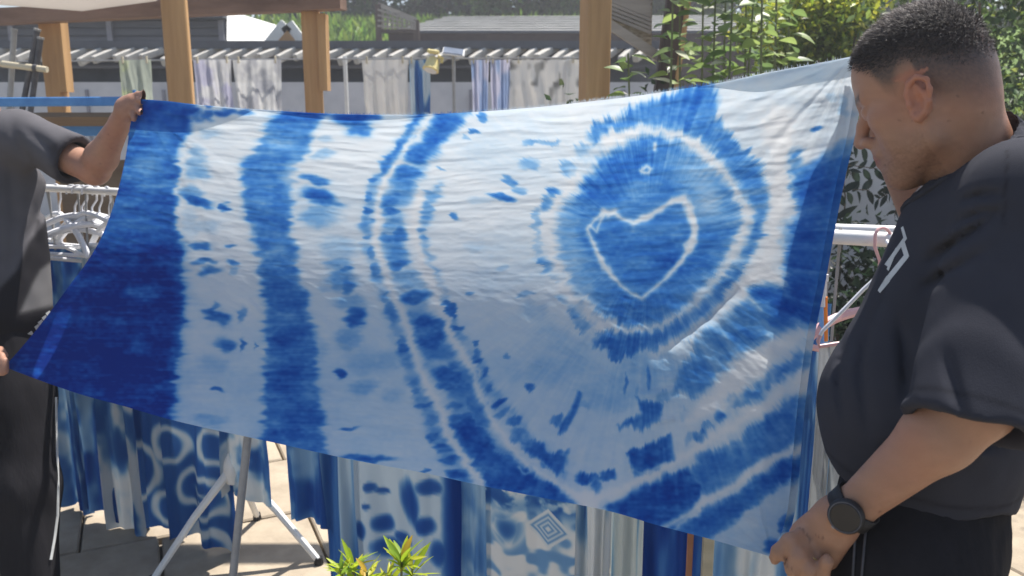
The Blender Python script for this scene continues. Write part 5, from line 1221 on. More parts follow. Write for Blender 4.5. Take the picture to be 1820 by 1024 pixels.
def hair_mask(x, y, z):
    """0..1 density of scalp hair in head coordinates"""
    ay = np.abs(y)
    front = np.where(ay < .045, .083 - .15 * ay, .072)                          # forehead hairline height
    line = np.interp(x, [-.12, -.075, -.045, -.022, -.012, .004, .022, .034, .046, .062, .075, .12], [-.048, -.052, -.040, -.020, .034, .034, .008, .018, .050, .062, .076, .084])
    line = np.where(x > .055, np.maximum(line, front * np.clip((x - .05) / .03, 0, 1) + line * (1 - np.clip((x - .05) / .03, 0, 1))), line)
    return np.clip((z - line) / .03, 0, 1)
def make_hair(parent, V, Q, Winv, A, seed, n=16000, side=.003, top=.013):
    L = Winv(V); hd = (L[:, 2] > -.06) & (np.hypot(L[:, 0], L[:, 1]) < .13) & (np.abs(L[:, 2]) < .2)
    m = hair_mask(L[:, 0], L[:, 1], L[:, 2]) * hd
    ear = (np.abs(L[:, 1]) > .073) & (np.abs(L[:, 0] + .006) < .032) & (L[:, 2] < .034) & (L[:, 2] > -.04); m[ear] = 0
    fn = np.cross(V[Q[:, 1]] - V[Q[:, 0]], V[Q[:, 2]] - V[Q[:, 0]]); fn /= np.linalg.norm(fn, axis=1, keepdims=True) + 1e-12
    vn = np.zeros_like(V)
    for i in range(4):
        for q in range(3): vn[:, q] += np.bincount(Q[:, i], fn[:, q], len(V))
    vn /= np.linalg.norm(vn, axis=1, keepdims=True) + 1e-9
    # cap: the scalp offset outwards where the hair is dense
    topf = np.clip((L[:, 2] - .050 + .55 * np.clip(-L[:, 0] - .01, 0, .06)) / .085, 0, 1)
    thick = m * (.0004 + (top * .5) * topf * (1 + .25 * fbm(L[:, 0] * 60, L[:, 1] * 60, seed)))
    rl = np.random.default_rng(seed); fc = np.nonzero((m[Q] > .12).all(1))[0]; area = np.linalg.norm(np.cross(V[Q[fc, 2]] - V[Q[fc, 0]], V[Q[fc, 3]] - V[Q[fc, 1]]), axis=1)
    pk = rl.choice(fc, n, p=area / area.sum()); w = rl.dirichlet([1, 1, 1, 1], n)
    P = (V[Q[pk]] * w[..., None]).sum(1); nn = (vn[Q[pk]] * w[..., None]).sum(1); mm = (m[Q[pk]] * w).sum(1); tt = (topf[Q[pk]] * w).sum(1); LL = (L[Q[pk]] * w[..., None]).sum(1)
    kp = rl.random(n) < mm ** 1.3 * np.clip(tt * 3, 0, 1); P, nn, tt, LL = P[kp], nn[kp], tt[kp], LL[kp]; n = len(P)
    comb = A[0][None] * (.55 + .5 * tt[:, None]) + rl.normal(size=(n, 3)) * .42 - A[2][None] * (.45 * (1 - tt))[:, None]
    d = nn * (.55 + .5 * tt)[:, None] + comb; d /= np.linalg.norm(d, axis=1, keepdims=True)
    Ln = (side + (top - side) * tt ** .8) * rl.uniform(.6, 1.3, n); b = np.cross(d, nn + rl.normal(size=(n, 3)) * .3); b /= np.linalg.norm(b, axis=1, keepdims=True) + 1e-9
    wd = .00034; mid = P + d * (Ln * .55)[:, None]; tip = P + d * Ln[:, None] - nn * (Ln * .18)[:, None]
    VV = np.stack([P - b * wd, P + b * wd, mid + b * wd * .8, mid - b * wd * .8, tip], 1).reshape(-1, 3); o = np.arange(n)[:, None] * 5
    FF = np.concatenate([o + np.array([[0, 1, 2]]), o + np.array([[0, 2, 3]]), o + np.array([[3, 2, 4]])], 0)
    cc = np.array([.058, .049, .045])[None] * rl.uniform(.5, 1.6, (n, 1)) * (1 + 2.2 * np.clip((LL[:, 2] - .095) / .04, 0, 1))[:, None]  # strands paler towards the crown: greying hair with a sun glint painted in
    link('hair', mesh('hair', VV, FF, M['hair'], False, np.repeat(cc, 5, 0)), parent)['kind'] = 'stuff'

SKIN = (.37, .205, .132)
# ------------------------------------------------------------------ man on the right (profile, looking down at the cloth)
fw = np.array([-.86, .50, 0.0]); fw /= np.linalg.norm(fw)
bow = R(24)
hf = fw * math.cos(bow) + np.array([0, 0, -math.sin(bow)])
hyaw = np.array([-.76, .65, 0]); hyaw /= np.linalg.norm(hyaw); hf = hyaw * math.cos(bow) + np.array([0, 0, -math.sin(bow)])
HA = frame(hf, (0, 0, 1)); HO = atd(1650, 176, 1.165)
leftv = np.cross([0, 0, 1], fw)                                   # towards his left (the camera side)
man = empty('person', np.array([HO[0] + .1, HO[1], 0])); tag(man, 'man in a navy printed T-shirt and watch, head bowed, holding the cloth\'s right end', 'person')
j = lambda px, py, d: atd(px, py, d)
NB = j(1752, 300, 1.18)                                           # base of the neck
SHL, ELL, WRL = j(1815, 362, 1.03), j(1738, 716, .985), j(1512, 906, 1.085)
SHR, ELR, WRR = j(1705, 415, 1.33), j(1690, 480, 1.46), j(1562, 215, 1.40)
CH1, CH2, PEL = j(1752, 440, 1.175), j(1660, 720, 1.20), j(1640, 870, 1.215)
B = Field(axis((.05, .30, .006), (.30, .95, .0033)), axis((.70, .92, .005), (.92, 1.40, .0033), (1.40, 1.62, .006)), axis((0.0, .46, .012), (.46, .80, .0034), (.80, 1.22, .009), (1.22, 1.66, .0026)))
HW = head(B, HO, HA, .925)
B.cone(HW(-.030, 0, -.035), NB + np.array([0, 0, -.02]), .052, .055, .02); B.cone(HW(.0, 0, -.06), NB + fw * .02, .040, .048, .02)
B.cone(NB - np.array([0, 0, .05]), (SHL + SHR) / 2, .055, .085, .03); B.cone((SHL + SHR) / 2, PEL, .08, .072, .03, (leftv, 1.05))
B.cone(NB - np.array([0, 0, .05]), SHL - leftv * .03, .045, .045, .02); B.cone(NB - np.array([0, 0, .05]), SHR + leftv * .03, .045, .045, .02)
arm(B, SHL, ELL, WRL); arm(B, SHR, ELR, WRR)
footL, footR = PEL * np.array([1, 1, 0]) + leftv * .12 + np.array([0, 0, .08]), PEL * np.array([1, 1, 0]) - leftv * .12 + fw * .05 + np.array([0, 0, .08])
for s, ft in ((1, footL), (-1, footR)):
    hp_ = PEL + leftv * .06 * s; kn = (hp_ + ft) / 2 + fw * .03; B.cone(hp_, kn, .06, .05, .02); B.cone(kn, ft, .055, .04, .03); B.cone(ft + np.array([0, 0, -.03]), ft + fw * .15 + np.array([0, 0, -.05]), .035, .028, .02)
# left hand pinching the lower corner (index and thumb meet on the cloth, other fingers curl under)
pd = np.array([.0, .0, 1.0])
hv = lambda px, py, d: atd(px, py, d)
palmA, palmB = hv(1488, 922, 1.117), hv(1446, 962, 1.149)
pn = atd(1450, 950, 1.0) - atd(1450, 950, 1.1); pn /= np.linalg.norm(pn)
B.cone(WRL, palmA, .026, .029, .012, (pn, .72)); B.cone(palmA, palmB, .030, .034, .012, (pn, .55)); B.cone(hv(1482, 945, 1.117), hv(1462, 985, 1.149), .024, .024, .012, (pn, .6))
finger(B, [hv(1432, 946, 1.142), hv(1404, 962, 1.128), hv(1384, 980, 1.132), hv(1377, 993, 1.146)], .0112, .0085)
finger(B, [hv(1440, 968, 1.138), hv(1418, 988, 1.118), hv(1408, 1010, 1.124), hv(1410, 1022, 1.146)], .0112, .0085)
finger(B, [hv(1452, 986, 1.136), hv(1438, 1012, 1.116), hv(1436, 1034, 1.126), hv(1442, 1044, 1.148)], .0108, .0082)
finger(B, [hv(1470, 996, 1.103), hv(1462, 1022, 1.122), hv(1462, 1040, 1.132), hv(1468, 1048, 1.113)], .0092, .0072)
finger(B, [hv(1482, 925, 1.139), hv(1446, 944, 1.196), hv(1412, 968, 1.192), hv(1390, 986, 1.174)], .013, .0085)
# right hand behind the head, fist on the upper corner
P0 = hv(1548, 150, 1.375)
B.cone(WRR, P0, .027, .030, .012)
for q, dx in enumerate((0, 1, 2, 3)):
    o = np.array([0, 0, -.017 * q]); finger(B, [P0 + o + np.array([-.012, .012, .012]), hv(1530, 118, 1.36) + o, hv(1524, 128, 1.335) + o, hv(1532, 138, 1.325) + o], .0100, .0080)
finger(B, [P0 + np.array([.0, -.02, -.01]), hv(1538, 140, 1.335), hv(1527, 128, 1.322)], .012, .0085)
V, Q = B.surface(1)
Winv = lambda X: ((X - HO) @ HA.T) / .925
def fade(C, x, y, z, hd):
    m = hair_mask(x, y, z) * hd * ((np.abs(y) < .074) | (z > .034) | (np.abs(x + .006) > .032)); up = np.clip((z - .0 + .35 * np.clip(-x, 0, .08)) / .055, 0, 1)
    a = np.clip(m * (.50 + .5 * up), 0, .95)[:, None] * (.9 + .12 * vnoise(x * 900, z * 900 + y * 400, 99))[:, None]
    return C * (1 - a) + np.array([.050, .046, .046]) * a
link('body', mesh('body', V, Q, M['skin'], True, skin_colors(V, Winv, SKIN, fade)), man)
make_hair(man, V, Q, Winv, HA, 301, 42000)

# T-shirt
def fold_noise(P, amp, sc, seed, stretch=(1, 1, 1)):
    a = P[:, 0] * stretch[0] + P[:, 1] * stretch[1]
    return amp * (fbm(a * sc, P[:, 2] * sc * stretch[2], seed, 3))
T = Field(axis((.20, 1.12, .0055)), axis((.66, 1.66, .0055)), axis((.60, 1.52, .0055)))
sh_top = (SHL + SHR) / 2
C1 = j(1742, 440, 1.185); C2 = j(1648, 725, 1.20); C3 = j(1642, 850, 1.21)
T.cone(C1, C2, .112, .140, .03, (leftv, 1.12)); T.cone(C2, C3, .140, .122, .04, (leftv, 1.12))
T.cone(sh_top + leftv * .08, sh_top - leftv * .08, .072, .072, .03)
T.cone(NB + np.array([0, 0, -.035]), C1, .082, .10, .03)
SLE = j(1720, 760, .975)
T.cone(SHR + leftv * .02, ELR + (WRR - ELR) * .04, .060, .062, .03)
T.cone(NB + np.array([0, 0, -.045]) - fw * .02, SHL + np.array([0, 0, .0]), .078, .058, .03)
T.cone(NB - fw * .04 + np.array([0, 0, -.045]), SHL + np.array([0, 0, .015]) - fw * .01, .074, .058, .03)
nax = HW(-.015, 0, -.05) - NB; nax /= np.linalg.norm(nax)
T.cone(NB - nax * .03, NB + nax * .030, .088, .074, .02)
COLLAR_SUB = lambda F: (F.cone(NB + nax * .035, NB + nax * .16, .0665, .070, .006, mode='sub'), F.cone(NB + fw * .045 + nax * .015, NB + fw * .10 + nax * .10, .050, .066, .01, mode='sub'))
def folds(P):
    px, py = to_px(P)
    w = fold_noise(P, .007, 6, 71, (1, 1.2, .6)) + fold_noise(P, .0024, 20, 75, (1, 1, .5))
    # creases pulling from the shoulder seam and the armpit, drape lines down the belly
    for (pts, a, wd) in [([(1640, 470), (1700, 430), (1790, 370)], .011, 11), ([(1630, 520), (1690, 480), (1760, 440)], .009, 10), ([(1700, 360), (1745, 345), (1790, 345)], .009, 8), ([(1690, 400), (1740, 378), (1788, 372)], .008, 7), ([(1500, 600), (1490, 680), (1500, 760)], .007, 9), ([(1545, 560), (1530, 660), (1545, 780)], .007, 11), ([(1600, 560), (1610, 650), (1612, 720)], .010, 12), ([(1640, 780), (1700, 800), (1790, 790)], .007, 10), ([(1560, 790), (1640, 815)], .006, 9), ([(1680, 620), (1700, 700), (1715, 760)], .006, 12), ([(1600, 440), (1570, 520), (1545, 590)], .005, 9)]:
        d, t = seg_dist(px.astype(np.float32), py.astype(np.float32), pts)
        w = w + 1.35 * a * np.exp(-(d / (wd * .75)) ** 2) * np.sin(np.pi * np.clip(t, .03, .97)) ** .7
    return w
T.disp(folds)
TS = Field(*T.a)
TS.cone(SHL - leftv * .02, SLE + (SLE - SHL) * .3, .069, .081, .035); TS.disp(folds)
sd = SLE - SHL; sd /= np.linalg.norm(sd)
G = np.meshgrid(*T.a, indexing='ij'); Pz = np.stack(G, -1)
TS.f = np.maximum(TS.f, (((Pz - SLE) @ sd) + .004 * np.sin(Pz[..., 0] * 60)).astype(np.float32))
TS.cone(SLE - sd * .04, SLE + sd * .16, .055, .060, .006, mode='sub')
h_ = np.clip(.5 + .5 * (T.f - TS.f) / .035, 0, 1); T.f = T.f * (1 - h_) + TS.f * h_ - .035 * h_ * (1 - h_)
COLLAR_SUB(T)
hemn = np.array([.10 * fw[0], .10 * fw[1], -1.0]); hp0 = j(1645, 846, 1.21)
dplane = ((Pz - hp0) @ (hemn / np.linalg.norm(hemn))) + .008 * np.sin((Pz[..., 0] + Pz[..., 1]) * 28)
T.f = np.maximum(T.f, dplane.astype(np.float32))
# hollow below the hem so that the shirt hangs clear of the trousers
T.cone(C3 - np.array([0, 0, .01]), C3 - np.array([0, 0, .2]), .098, .098, .01, (leftv, 1.1), 'sub')
del G, Pz, dplane, h_, TS
Vs, Qs = T.surface(2)
NAVY = np.array([.038, .039, .050])
cs = NAVY[None] * (1 + .12 * fbm(Vs[:, 0] * 30, Vs[:, 2] * 30, 81))[:, None]
spx, spy = to_px(Vs); dse, _ = seg_dist(spx.astype(np.float32), spy.astype(np.float32), [(1790, 268), (1788, 330), (1783, 400)])
seam = np.exp(-(dse / 2.6) ** 2) + .8 * np.exp(-((((Vs - SLE) @ sd) + .022) / .0032) ** 2) * (np.linalg.norm((Vs - SHL) - ((Vs - SHL) @ sd)[:, None] * sd, axis=1) < .098) + .8 * np.exp(-((((Vs - hp0) @ (hemn / np.linalg.norm(hemn))) + .024) / .0032) ** 2)
cs = cs * (1 - .45 * np.clip(seam, 0, 1))[:, None]
shirt = link('t_shirt', mesh('t_shirt', Vs, Qs, M['shirt'], True, cs), man)
bv = BVHTree.FromPolygons([tuple(p) for p in Vs.tolist()], [tuple(q) for q in Qs.tolist()])
def on_shirt(px, py, bvh, off=.0015):
    d = Vector(tuple(ray(px, py))).normalized(); h = bvh.ray_cast(Vector(tuple(CAM)), d)
    if h[0] is None: return None
    return np.array(h[0] - d * off)
def decal(name, quads, mat, parent, bvh, res=8):
    """flat print lying on the shirt: every quad given in photo pixels is laid onto the cloth"""
    Vd, Fd = [], []
    for q in quads:
        q = [np.array(p, float) for p in q]; o = len(Vd); ok = True; pts = []
        for i in range(res + 1):
            for k in range(3):
                a = q[0] + (q[1] - q[0]) * i / res; b = q[3] + (q[2] - q[3]) * i / res; P = on_shirt(*(a + (b - a) * k / 2), bvh)
                if P is None: ok = False
                pts.append(P)
        if not ok: continue
        Vd += pts
        for i in range(res):
            for k in range(2): a = o + i * 3 + k; Fd.append((a, a + 1, a + 4, a + 3))
    if Vd: link(name, mesh(name, Vd, Fd, mat, True), parent)
M['print'] = mat_noise('pale_print', (.50, .51, .50), (.62, .63, .61), scale=40, rough=.8, bump=.05)
M['print_y'] = mat_noise('cream_print', (.55, .50, .36), (.66, .60, .45), scale=40, rough=.8, bump=.05)
qs = [[(1601, 405), (1606, 424), (1612, 424), (1605, 402)], [(1606, 422), (1572, 470), (1578, 474), (1612, 424)], [(1584, 458), (1556, 478), (1561, 488), (1588, 466)],
      [(1600, 434), (1607, 456), (1616, 456), (1608, 430)], [(1607, 453), (1572, 496), (1579, 502), (1615, 457)], [(1576, 490), (1560, 516), (1564, 521), (1582, 500)], [(1592, 440), (1576, 478), (1579, 482), (1595, 444)]]
decal('print', qs, M['print'], shirt, bv)
# sewn collar
ring = []
cn = (HW(-.02, 0, -.06) - NB); cn /= np.linalg.norm(cn)
cax = frame(fw, cn)
for a in np.linspace(0, 2 * math.pi, 40, endpoint=False):
    dr = fw * math.cos(a) + leftv * math.sin(a); o = NB + np.array([0, 0, .10]) + dr * .10
    h = bv.ray_cast(Vector(tuple(NB + dr * (.078 if math.cos(a) < .3 else .10) + np.array([0, 0, .12 - (.0)]))), Vector((0, 0, -1)))
    if h[0] is not None: ring.append(np.array(h[0]) + np.array([0, 0, .001]))
if len(ring) > 20:
    rg = np.array(ring); rg = (np.roll(rg, 1, 0) + 2 * rg + np.roll(rg, -1, 0)) / 4
    rg = (np.roll(rg, 1, 0) + 2 * rg + np.roll(rg, -1, 0)) / 4
    mbc = MB().tube(list(rg), .0052, 8, True); col = mesh('collar', mbc.v, mbc.f, M['shirt'], True, np.repeat(NAVY[None] * .9, len(mbc.v), 0)); link('collar', col, shirt)
# trousers
TR = Field(axis((.22, 1.02, .0075)), axis((.80, 1.62, .0075)), axis((.04, .95, .0075)))
TR.cone(C3 + np.array([0, 0, .06]), j(1625, 960, 1.215), .104, .120, .04, (leftv, 1.15))
for s, ft in ((1, footL), (-1, footR)):
    hp_ = j(1622, 970, 1.215) + leftv * .07 * s; kn = (hp_ + ft) / 2 + fw * .02; TR.cone(hp_, kn, .106, .096, .04); TR.cone(kn, ft + np.array([0, 0, .02]), .098, .085, .04)
TR.disp(lambda P: fold_noise(P, .006, 10, 85, (1, 1, .25)) + .0014 * np.sin(np.arctan2(P[:, 1] - C3[1], P[:, 0] - C3[0]) * 70))
Vt, Qt = TR.surface(1)
link('trousers', mesh('trousers', Vt, Qt, M['trousers'], True), man)
bvt = BVHTree.FromPolygons([tuple(p) for p in Vt.tolist()], [tuple(q) for q in Qt.tolist()])
for x0, x1 in ((1521, 1515), (1540, 1530)):
    pts = [on_shirt(x0 + (x1 - x0) * q / 8, 928 + q * 14, bvt, .004) for q in range(9)]; pts = [p for p in pts if p is not None]
    if len(pts) > 3: MB().tube(pts, .0016, 6).build('drawstring', M['dark_metal'], man, True)
for ft in (footL, footR):
    mb = MB(); mb.tube([ft + np.array([0, 0, -.035]) - fw * .06, ft + np.array([0, 0, -.035]), ft + fw * .1 + np.array([0, 0, -.042]), ft + fw * .19 + np.array([0, 0, -.05])], [.04, .045, .042, .03], 12); mb.build('shoe', M['black_rubber'], man, True)
# wristwatch
ax_ = WRL - ELL; ax_ /= np.linalg.norm(ax_); wc = WRL - ax_ * .004
tocam = CAM - wc; tocam /= np.linalg.norm(tocam); u = tocam - ax_ * (tocam @ ax_); u /= np.linalg.norm(u); w = np.cross(ax_, u)
bvb = BVHTree.FromPolygons([tuple(p) for p in V.tolist()], [tuple(q) for q in Q.tolist()])
def skin_r(dr):
    best = .024
    for dx in (-.009, 0, .009):
        h = bvb.ray_cast(Vector(tuple(wc + ax_ * dx + dr * .07)), Vector(tuple(-dr)))
        if h[0] is not None and h[3] < .055: best = max(best, .07 - h[3])
    return best + .0008
watch = empty('wristwatch', wc); tag(watch, 'black round wristwatch on the man\'s left wrist', 'watch')
mb = MB(); ringp = []
n = 36
Vw, Fw = [], []
for i in range(n):
    a = 2 * math.pi * i / n; dr = u * math.cos(a) + w * math.sin(a); r = skin_r(dr)
    for (dx, dr_) in ((-.011, 0), (-.011, .003), (.011, .003), (.011, 0)): Vw.append(wc + ax_ * dx + dr * (r + dr_))
for i in range(n):
    for k in range(4): Fw.append((i * 4 + k, i * 4 + (k + 1) % 4, ((i + 1) % n) * 4 + (k + 1) % 4, ((i + 1) % n) * 4 + k))
link('strap', mesh('strap', Vw, Fw, M['black_rubber'], True), watch)
fd = u * .86 + w * -.30 + ax_ * .0; fd = u * math.cos(R(4)) + w * math.sin(R(4)) * (1 if (w @ np.array([0, 0, 1])) < 0 else -1); fd /= np.linalg.norm(fd)
fc_ = wc + fd * (skin_r(fd) + .003)
u2_ = np.cross(fd, ax_); u2_ /= np.linalg.norm(u2_); v2_ = np.cross(fd, u2_)
case = MB().tube([fc_ - fd * .004, fc_, fc_ + fd * .0055, fc_ + fd * .0085], [.020, .0225, .0225, .0205], 32).build('case', M['black_rubber'], watch, True)
MB().tube([fc_ + fd * .0078 + (u2_ * math.cos(a) + v2_ * math.sin(a)) * .0196 for a in np.linspace(0, 2 * math.pi, 32, endpoint=False)], .0011, 6, True).build('bezel', M['dark_metal'], case, True)
MB().tube([fc_ + fd * .0086, fc_ + fd * .0092], [.0182, .0176], 32).build('glass', M['black_glass'], case, True)
MB().tube([fc_ + fd * .004 + ax_ * .0205, fc_ + fd * .004 + ax_ * .0235], .0026, 10).build('crown_button', M['grey_metal'], case, True)
# gold ring on the ring finger
ra, rb = hv(1452, 986, 1.136), hv(1438, 1012, 1.116); rc = ra + (rb - ra) * .62; rd = (rb - ra) / np.linalg.norm(rb - ra); e1 = np.cross(rd, [0, 0, 1]); e1 /= np.linalg.norm(e1); e2 = np.cross(rd, e1)
gr = empty('finger_ring', rc); tag(gr, 'thin gold ring on the man\'s lower left hand', 'ring')
MB().tube([rc + (e1 * math.cos(a) + e2 * math.sin(a)) * .0108 for a in np.linspace(0, 2 * math.pi, 24, endpoint=False)], .0011, 6, True).build('band', M['gold'], gr, True)

# ------------------------------------------------------------------ man on the left (mostly outside the frame)
D0 = 2.54
man2 = empty('person', atd(-40, 900, D0) * np.array([1, 1, 0])); tag(man2, 'man cut by the left edge in grey and black T-shirt, holding the cloth\'s left end', 'person')
k2 = lambda px, py, d=D0: atd(px, py, d)
f2 = np.array([.50, -.86, 0.0]); l2 = np.cross([0, 0, 1], f2)      # faces the camera and the cloth; his left is to our right
NB2 = k2(-84, 200); HO2 = k2(-118, 96, D0 - .03); HA2 = frame(f2 * .93 + np.array([0, 0, -.35]))
SL2, EL2, WL2 = k2(48, 246, D0 - .02), k2(168, 302, D0 - .08), k2(214, 218, D0 - 0.205)
SR2, ER2, WR2 = k2(-160, 262, D0 + .02), k2(-150, 500, D0 - .10), k2(-48, 622, D0 - .21)
PL2 = k2(-40, 640); x2 = NB2[0]
B2 = Field(axis((-2.05, -1.0, .0075)), axis((1.95, 2.85, .0075)), axis((0.0, 1.30, .010), (1.30, 1.78, .006)))
B2 = Field(axis((-2.05, -1.36, .008), (-1.36, -.98, .0045)), axis((1.95, 2.85, .0065)), axis((0.0, .70, .014), (.70, 1.22, .008), (1.22, 1.50, .0045), (1.50, 1.82, .007)))
HW2 = head(B2, HO2, HA2)
B2.cone(HW2(-.03, 0, -.04), NB2, .055, .06, .03); B2.cone(NB2, PL2, .09, .11, .05, (l2, 1.4)); B2.cone(NB2, SL2 - l2 * .02, .05, .05, .03); B2.cone(NB2, SR2, .05, .05, .03)
arm(B2, SL2, EL2, WL2, (.050, .042, .041, .028)); arm(B2, SR2, ER2, WR2)
ft2 = [PL2 * np.array([1, 1, 0]) + l2 * s * .12 + np.array([0, 0, .08]) for s in (1, -1)]; ft2[0] = k2(52, 1000, D0 - .04) * np.array([1, 1, 0]) + np.array([0, 0, .08])
for s, ft in zip((1, -1), ft2):
    hp_ = PL2 + l2 * .09 * s; kn = (hp_ + ft) / 2 + f2 * .02; B2.cone(hp_, kn, .085, .055, .03); B2.cone(kn, ft, .055, .04, .03)
# his left hand on the upper left corner: fingers over the front edge, thumb behind
h2 = lambda px, py, d: atd(px, py, d)
dA = D0 - .255
B2.cone(WL2, h2(228, 194, dA), .028, .033, .012); B2.cone(h2(228, 194, dA), h2(238, 184, dA - .01), .033, .028, .012)
finger(B2, [h2(234, 180, dA), h2(246, 170, dA - .02), h2(258, 167, dA - .035), h2(265, 174, dA - .05)], .0115, .009)
finger(B2, [h2(238, 188, dA), h2(250, 178, dA - .03), h2(258, 180, dA - .05), h2(258, 190, dA - .055)], .0115, .009)
finger(B2, [h2(236, 198, dA), h2(246, 192, dA - .03), h2(248, 200, dA - .05)], .011, .009)
finger(B2, [h2(230, 206, dA), h2(238, 204, dA - .03), h2(238, 212, dA - .045)], .010, .008)
finger(B2, [h2(222, 200, dA - .01), h2(236, 188, dA + .05), h2(250, 182, dA + .06)], .013, .010)
# right hand at the lower left corner
B2.cone(WR2, h2(-14, 636, D0 - 0.235), .028, .032, .012)
for q in range(4): finger(B2, [h2(-14, 628 + q * 8, D0 - 0.235), h2(2, 632 + q * 7, D0 - 0.260), h2(8, 642 + q * 6, D0 - 0.280), h2(2, 650 + q * 5, D0 - 0.285)], .0105, .0085)
finger(B2, [h2(-14, 625, D0 - 0.225), h2(0, 622, D0 - 0.205), h2(10, 632, D0 - .21)], .012, .009)
V, Q = B2.surface(1); Winv2 = lambda X: ((X - HO2) @ HA2.T)
def fade2(C, x, y, z, hd):
    a = (hair_mask(x, y, z) * hd * .95)[:, None]; return C * (1 - a) + np.array([.03, .028, .028]) * a
link('body', mesh('body', V, Q, M['skin'], True, skin_colors(V, Winv2, (.37, .20, .135), fade2)), man2)
make_hair(man2, V, Q, Winv2, HA2, 303, 5000)
T2 = Field(axis((-2.15, -1.02, .008)), axis((2.15, 2.95, .008)), axis((.62, 1.46, .008)))
ce1, ce2 = k2(-58, 330), k2(-48, 560)
T2.cone(ce1, ce2, .135, .145, .05, (l2, 1.5)); T2.cone(NB2 + np.array([0, 0, -.06]), ce1, .09, .12, .07, (l2, 1.3))
T2.cone(SL2 - l2 * .04, SR2 + l2 * .04, .085, .085, .06)
SE2 = SL2 + (EL2 - SL2) * .72; T2.cone(SR2, SR2 + (ER2 - SR2) * .75, .078, .085, .04)
T2.cone(NB2 + np.array([0, 0, .0]), HW2(-.02, 0, -.05), .068, .062, .012, mode='sub')
def folds2(P):
    px, py = to_px(P); w = fold_noise(P, .008, 6, 171, (1, 1.3, .6)) + fold_noise(P, .0018, 20, 175, (1, 1, .5))
    for (pts, a, wd) in [([(40, 225), (85, 260), (120, 310)], .010, 8), ([(88, 330), (60, 400), (20, 470)], .010, 9), ([(20, 220), (40, 270), (88, 320)], .009, 8), ([(60, 350), (62, 430), (50, 500)], .008, 8), ([(15, 300), (25, 400), (15, 500)], .007, 8)]:
        d, t = seg_dist(px.astype(np.float32), py.astype(np.float32), pts); w = w + a * np.exp(-(d / wd) ** 2) * np.sin(np.pi * np.clip(t, .03, .97)) ** .7
    return w
T2.disp(folds2)
s2d = SE2 - SL2; s2d /= np.linalg.norm(s2d)
TS = Field(*T2.a); TS.cone(SL2, SE2 + s2d * .05, .070, .078, .04); TS.disp(folds2)
G = np.meshgrid(*T2.a, indexing='ij'); Pz = np.stack(G, -1)
TS.f = np.maximum(TS.f, ((Pz - SE2) @ s2d).astype(np.float32)); TS.cone(SE2 - s2d * .02, SE2 + s2d * .15, .054, .058, .006, mode='sub')
h_ = np.clip(.5 + .5 * (T2.f - TS.f) / .04, 0, 1); T2.f = T2.f * (1 - h_) + TS.f * h_ - .04 * h_ * (1 - h_)
T2.f = np.maximum(T2.f, (k2(-40, 640)[2] - Pz[..., 2]).astype(np.float32))
del G, Pz, h_, TS
Vs, Qs = T2.surface(2); px, py = to_px(Vs); px = px.astype(np.float32); py = py.astype(np.float32)
grey, blk, lg = np.array([.098, .094, .102]), np.array([.016, .015, .018]), np.array([.15, .145, .145])
C = np.repeat(grey[None], len(Vs), 0)
mb_ = sg(poly_sd(px, py, [(150, 330), (92, 378), (50, 432), (30, 480), (0, 512), (-60, 560), (-300, 600), (-300, 800), (300, 800), (300, 330)]), 1.5)[:, None]; C = C * (1 - mb_) + blk * mb_
mg = sg(poly_sd(px, py, [(72, 480), (92, 466), (112, 460), (150, 500), (100, 541), (36, 556), (58, 506)]), 1.5)[:, None]; C = C * (1 - mg) + lg * mg
msl = sg(poly_sd(px, py, [(84, 262), (100, 318), (125, 345), (190, 300), (150, 240), (120, 240)]), 3)[:, None] * .75; C = C * (1 - msl) + blk * 1.6 * msl
C *= (1 + .1 * fbm(Vs[:, 0] * 30, Vs[:, 2] * 30, 83))[:, None]
shirt2 = link('t_shirt', mesh('t_shirt', Vs, Qs, M['shirt'], True, C), man2)
bv2 = BVHTree.FromPolygons([tuple(p) for p in Vs.tolist()], [tuple(q) for q in Qs.tolist()])
mk = []
for (x, y) in [(12, 622), (22, 614), (31, 609), (38, 604), (54, 596), (66, 584), (72, 576), (79, 568), (86, 560), (93, 552), (100, 545)]:
    mk.append([(x - 5, y - 3), (x + 2, y - 8), (x + 6, y - 2), (x - 1, y + 4)])
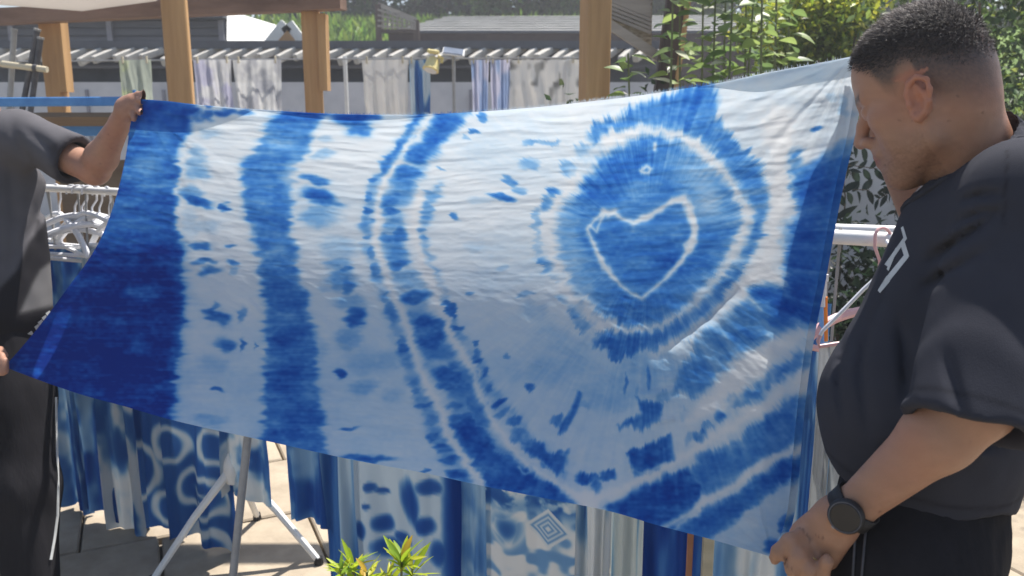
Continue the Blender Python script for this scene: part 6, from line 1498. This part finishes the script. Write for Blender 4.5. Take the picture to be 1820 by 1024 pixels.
decal('print', mk, M['print'], shirt2, bv2, 2)
TR2 = Field(axis((-2.1, -1.0, .010)), axis((2.15, 2.95, .010)), axis((.03, .95, .010)))
TR2.cone(k2(-42, 590), k2(-30, 720), .125, .135, .04, (l2, 1.35))
for s, ft in zip((1, -1), ft2):
    hp_ = k2(-30, 710) + l2 * .085 * s; kn = (hp_ + ft) / 2 + f2 * .01; TR2.cone(hp_, kn, .115, .10, .04); TR2.cone(kn, ft + np.array([0, 0, .0]), .10, .075, .04)
TR2.disp(lambda P: fold_noise(P, .010, 8, 185, (1, 1, .4)))
Vt, Qt = TR2.surface(1); pants2 = link('trousers', mesh('trousers', Vt, Qt, M['trousers'], True), man2)
bvt2 = BVHTree.FromPolygons([tuple(p) for p in Vt.tolist()], [tuple(q) for q in Qt.tolist()])
pp_ = [on_shirt(x, y, bvt2, .003) for x, y in [(99, 706), (100, 760), (101, 810), (103, 870), (102, 915), (97, 955), (90, 995)]]; pp_ = [p for p in pp_ if p is not None]
if len(pp_) > 2: MB().tube(pp_, .0045, 6).build('side_piping', M['print'], pants2, True)
for ft in ft2:
    mb = MB(); mb.tube([ft + np.array([0, 0, -.04]) - f2 * .06, ft + np.array([0, 0, -.035]), ft + f2 * .1 + np.array([0, 0, -.042]), ft + f2 * .19 + np.array([0, 0, -.05])], [.036, .043, .042, .028], 12); mb.build('shoe', M['shoe'], man2, True)

# ================================================================== haze added to wash out the background like lens glare
mh = bpy.data.materials.new('glare_haze'); mh.use_nodes = True; nt = mh.node_tree; nt.nodes.clear()
vo = nt.nodes.new('ShaderNodeVolumePrincipled'); oo = nt.nodes.new('ShaderNodeOutputMaterial')
vo.inputs['Color'].default_value = (.93, .95, 1.0, 1); vo.inputs['Density'].default_value = .0065; vo.inputs['Anisotropy'].default_value = .35
nt.links.new(vo.outputs[0], oo.inputs['Volume'])
hz_ = MB().box((0, 90, 5.4), (250, 230, 13.2)).build('haze', mh)
tag(hz_, 'thin haze added over the yard to imitate lens glare', 'haze', kind='stuff')
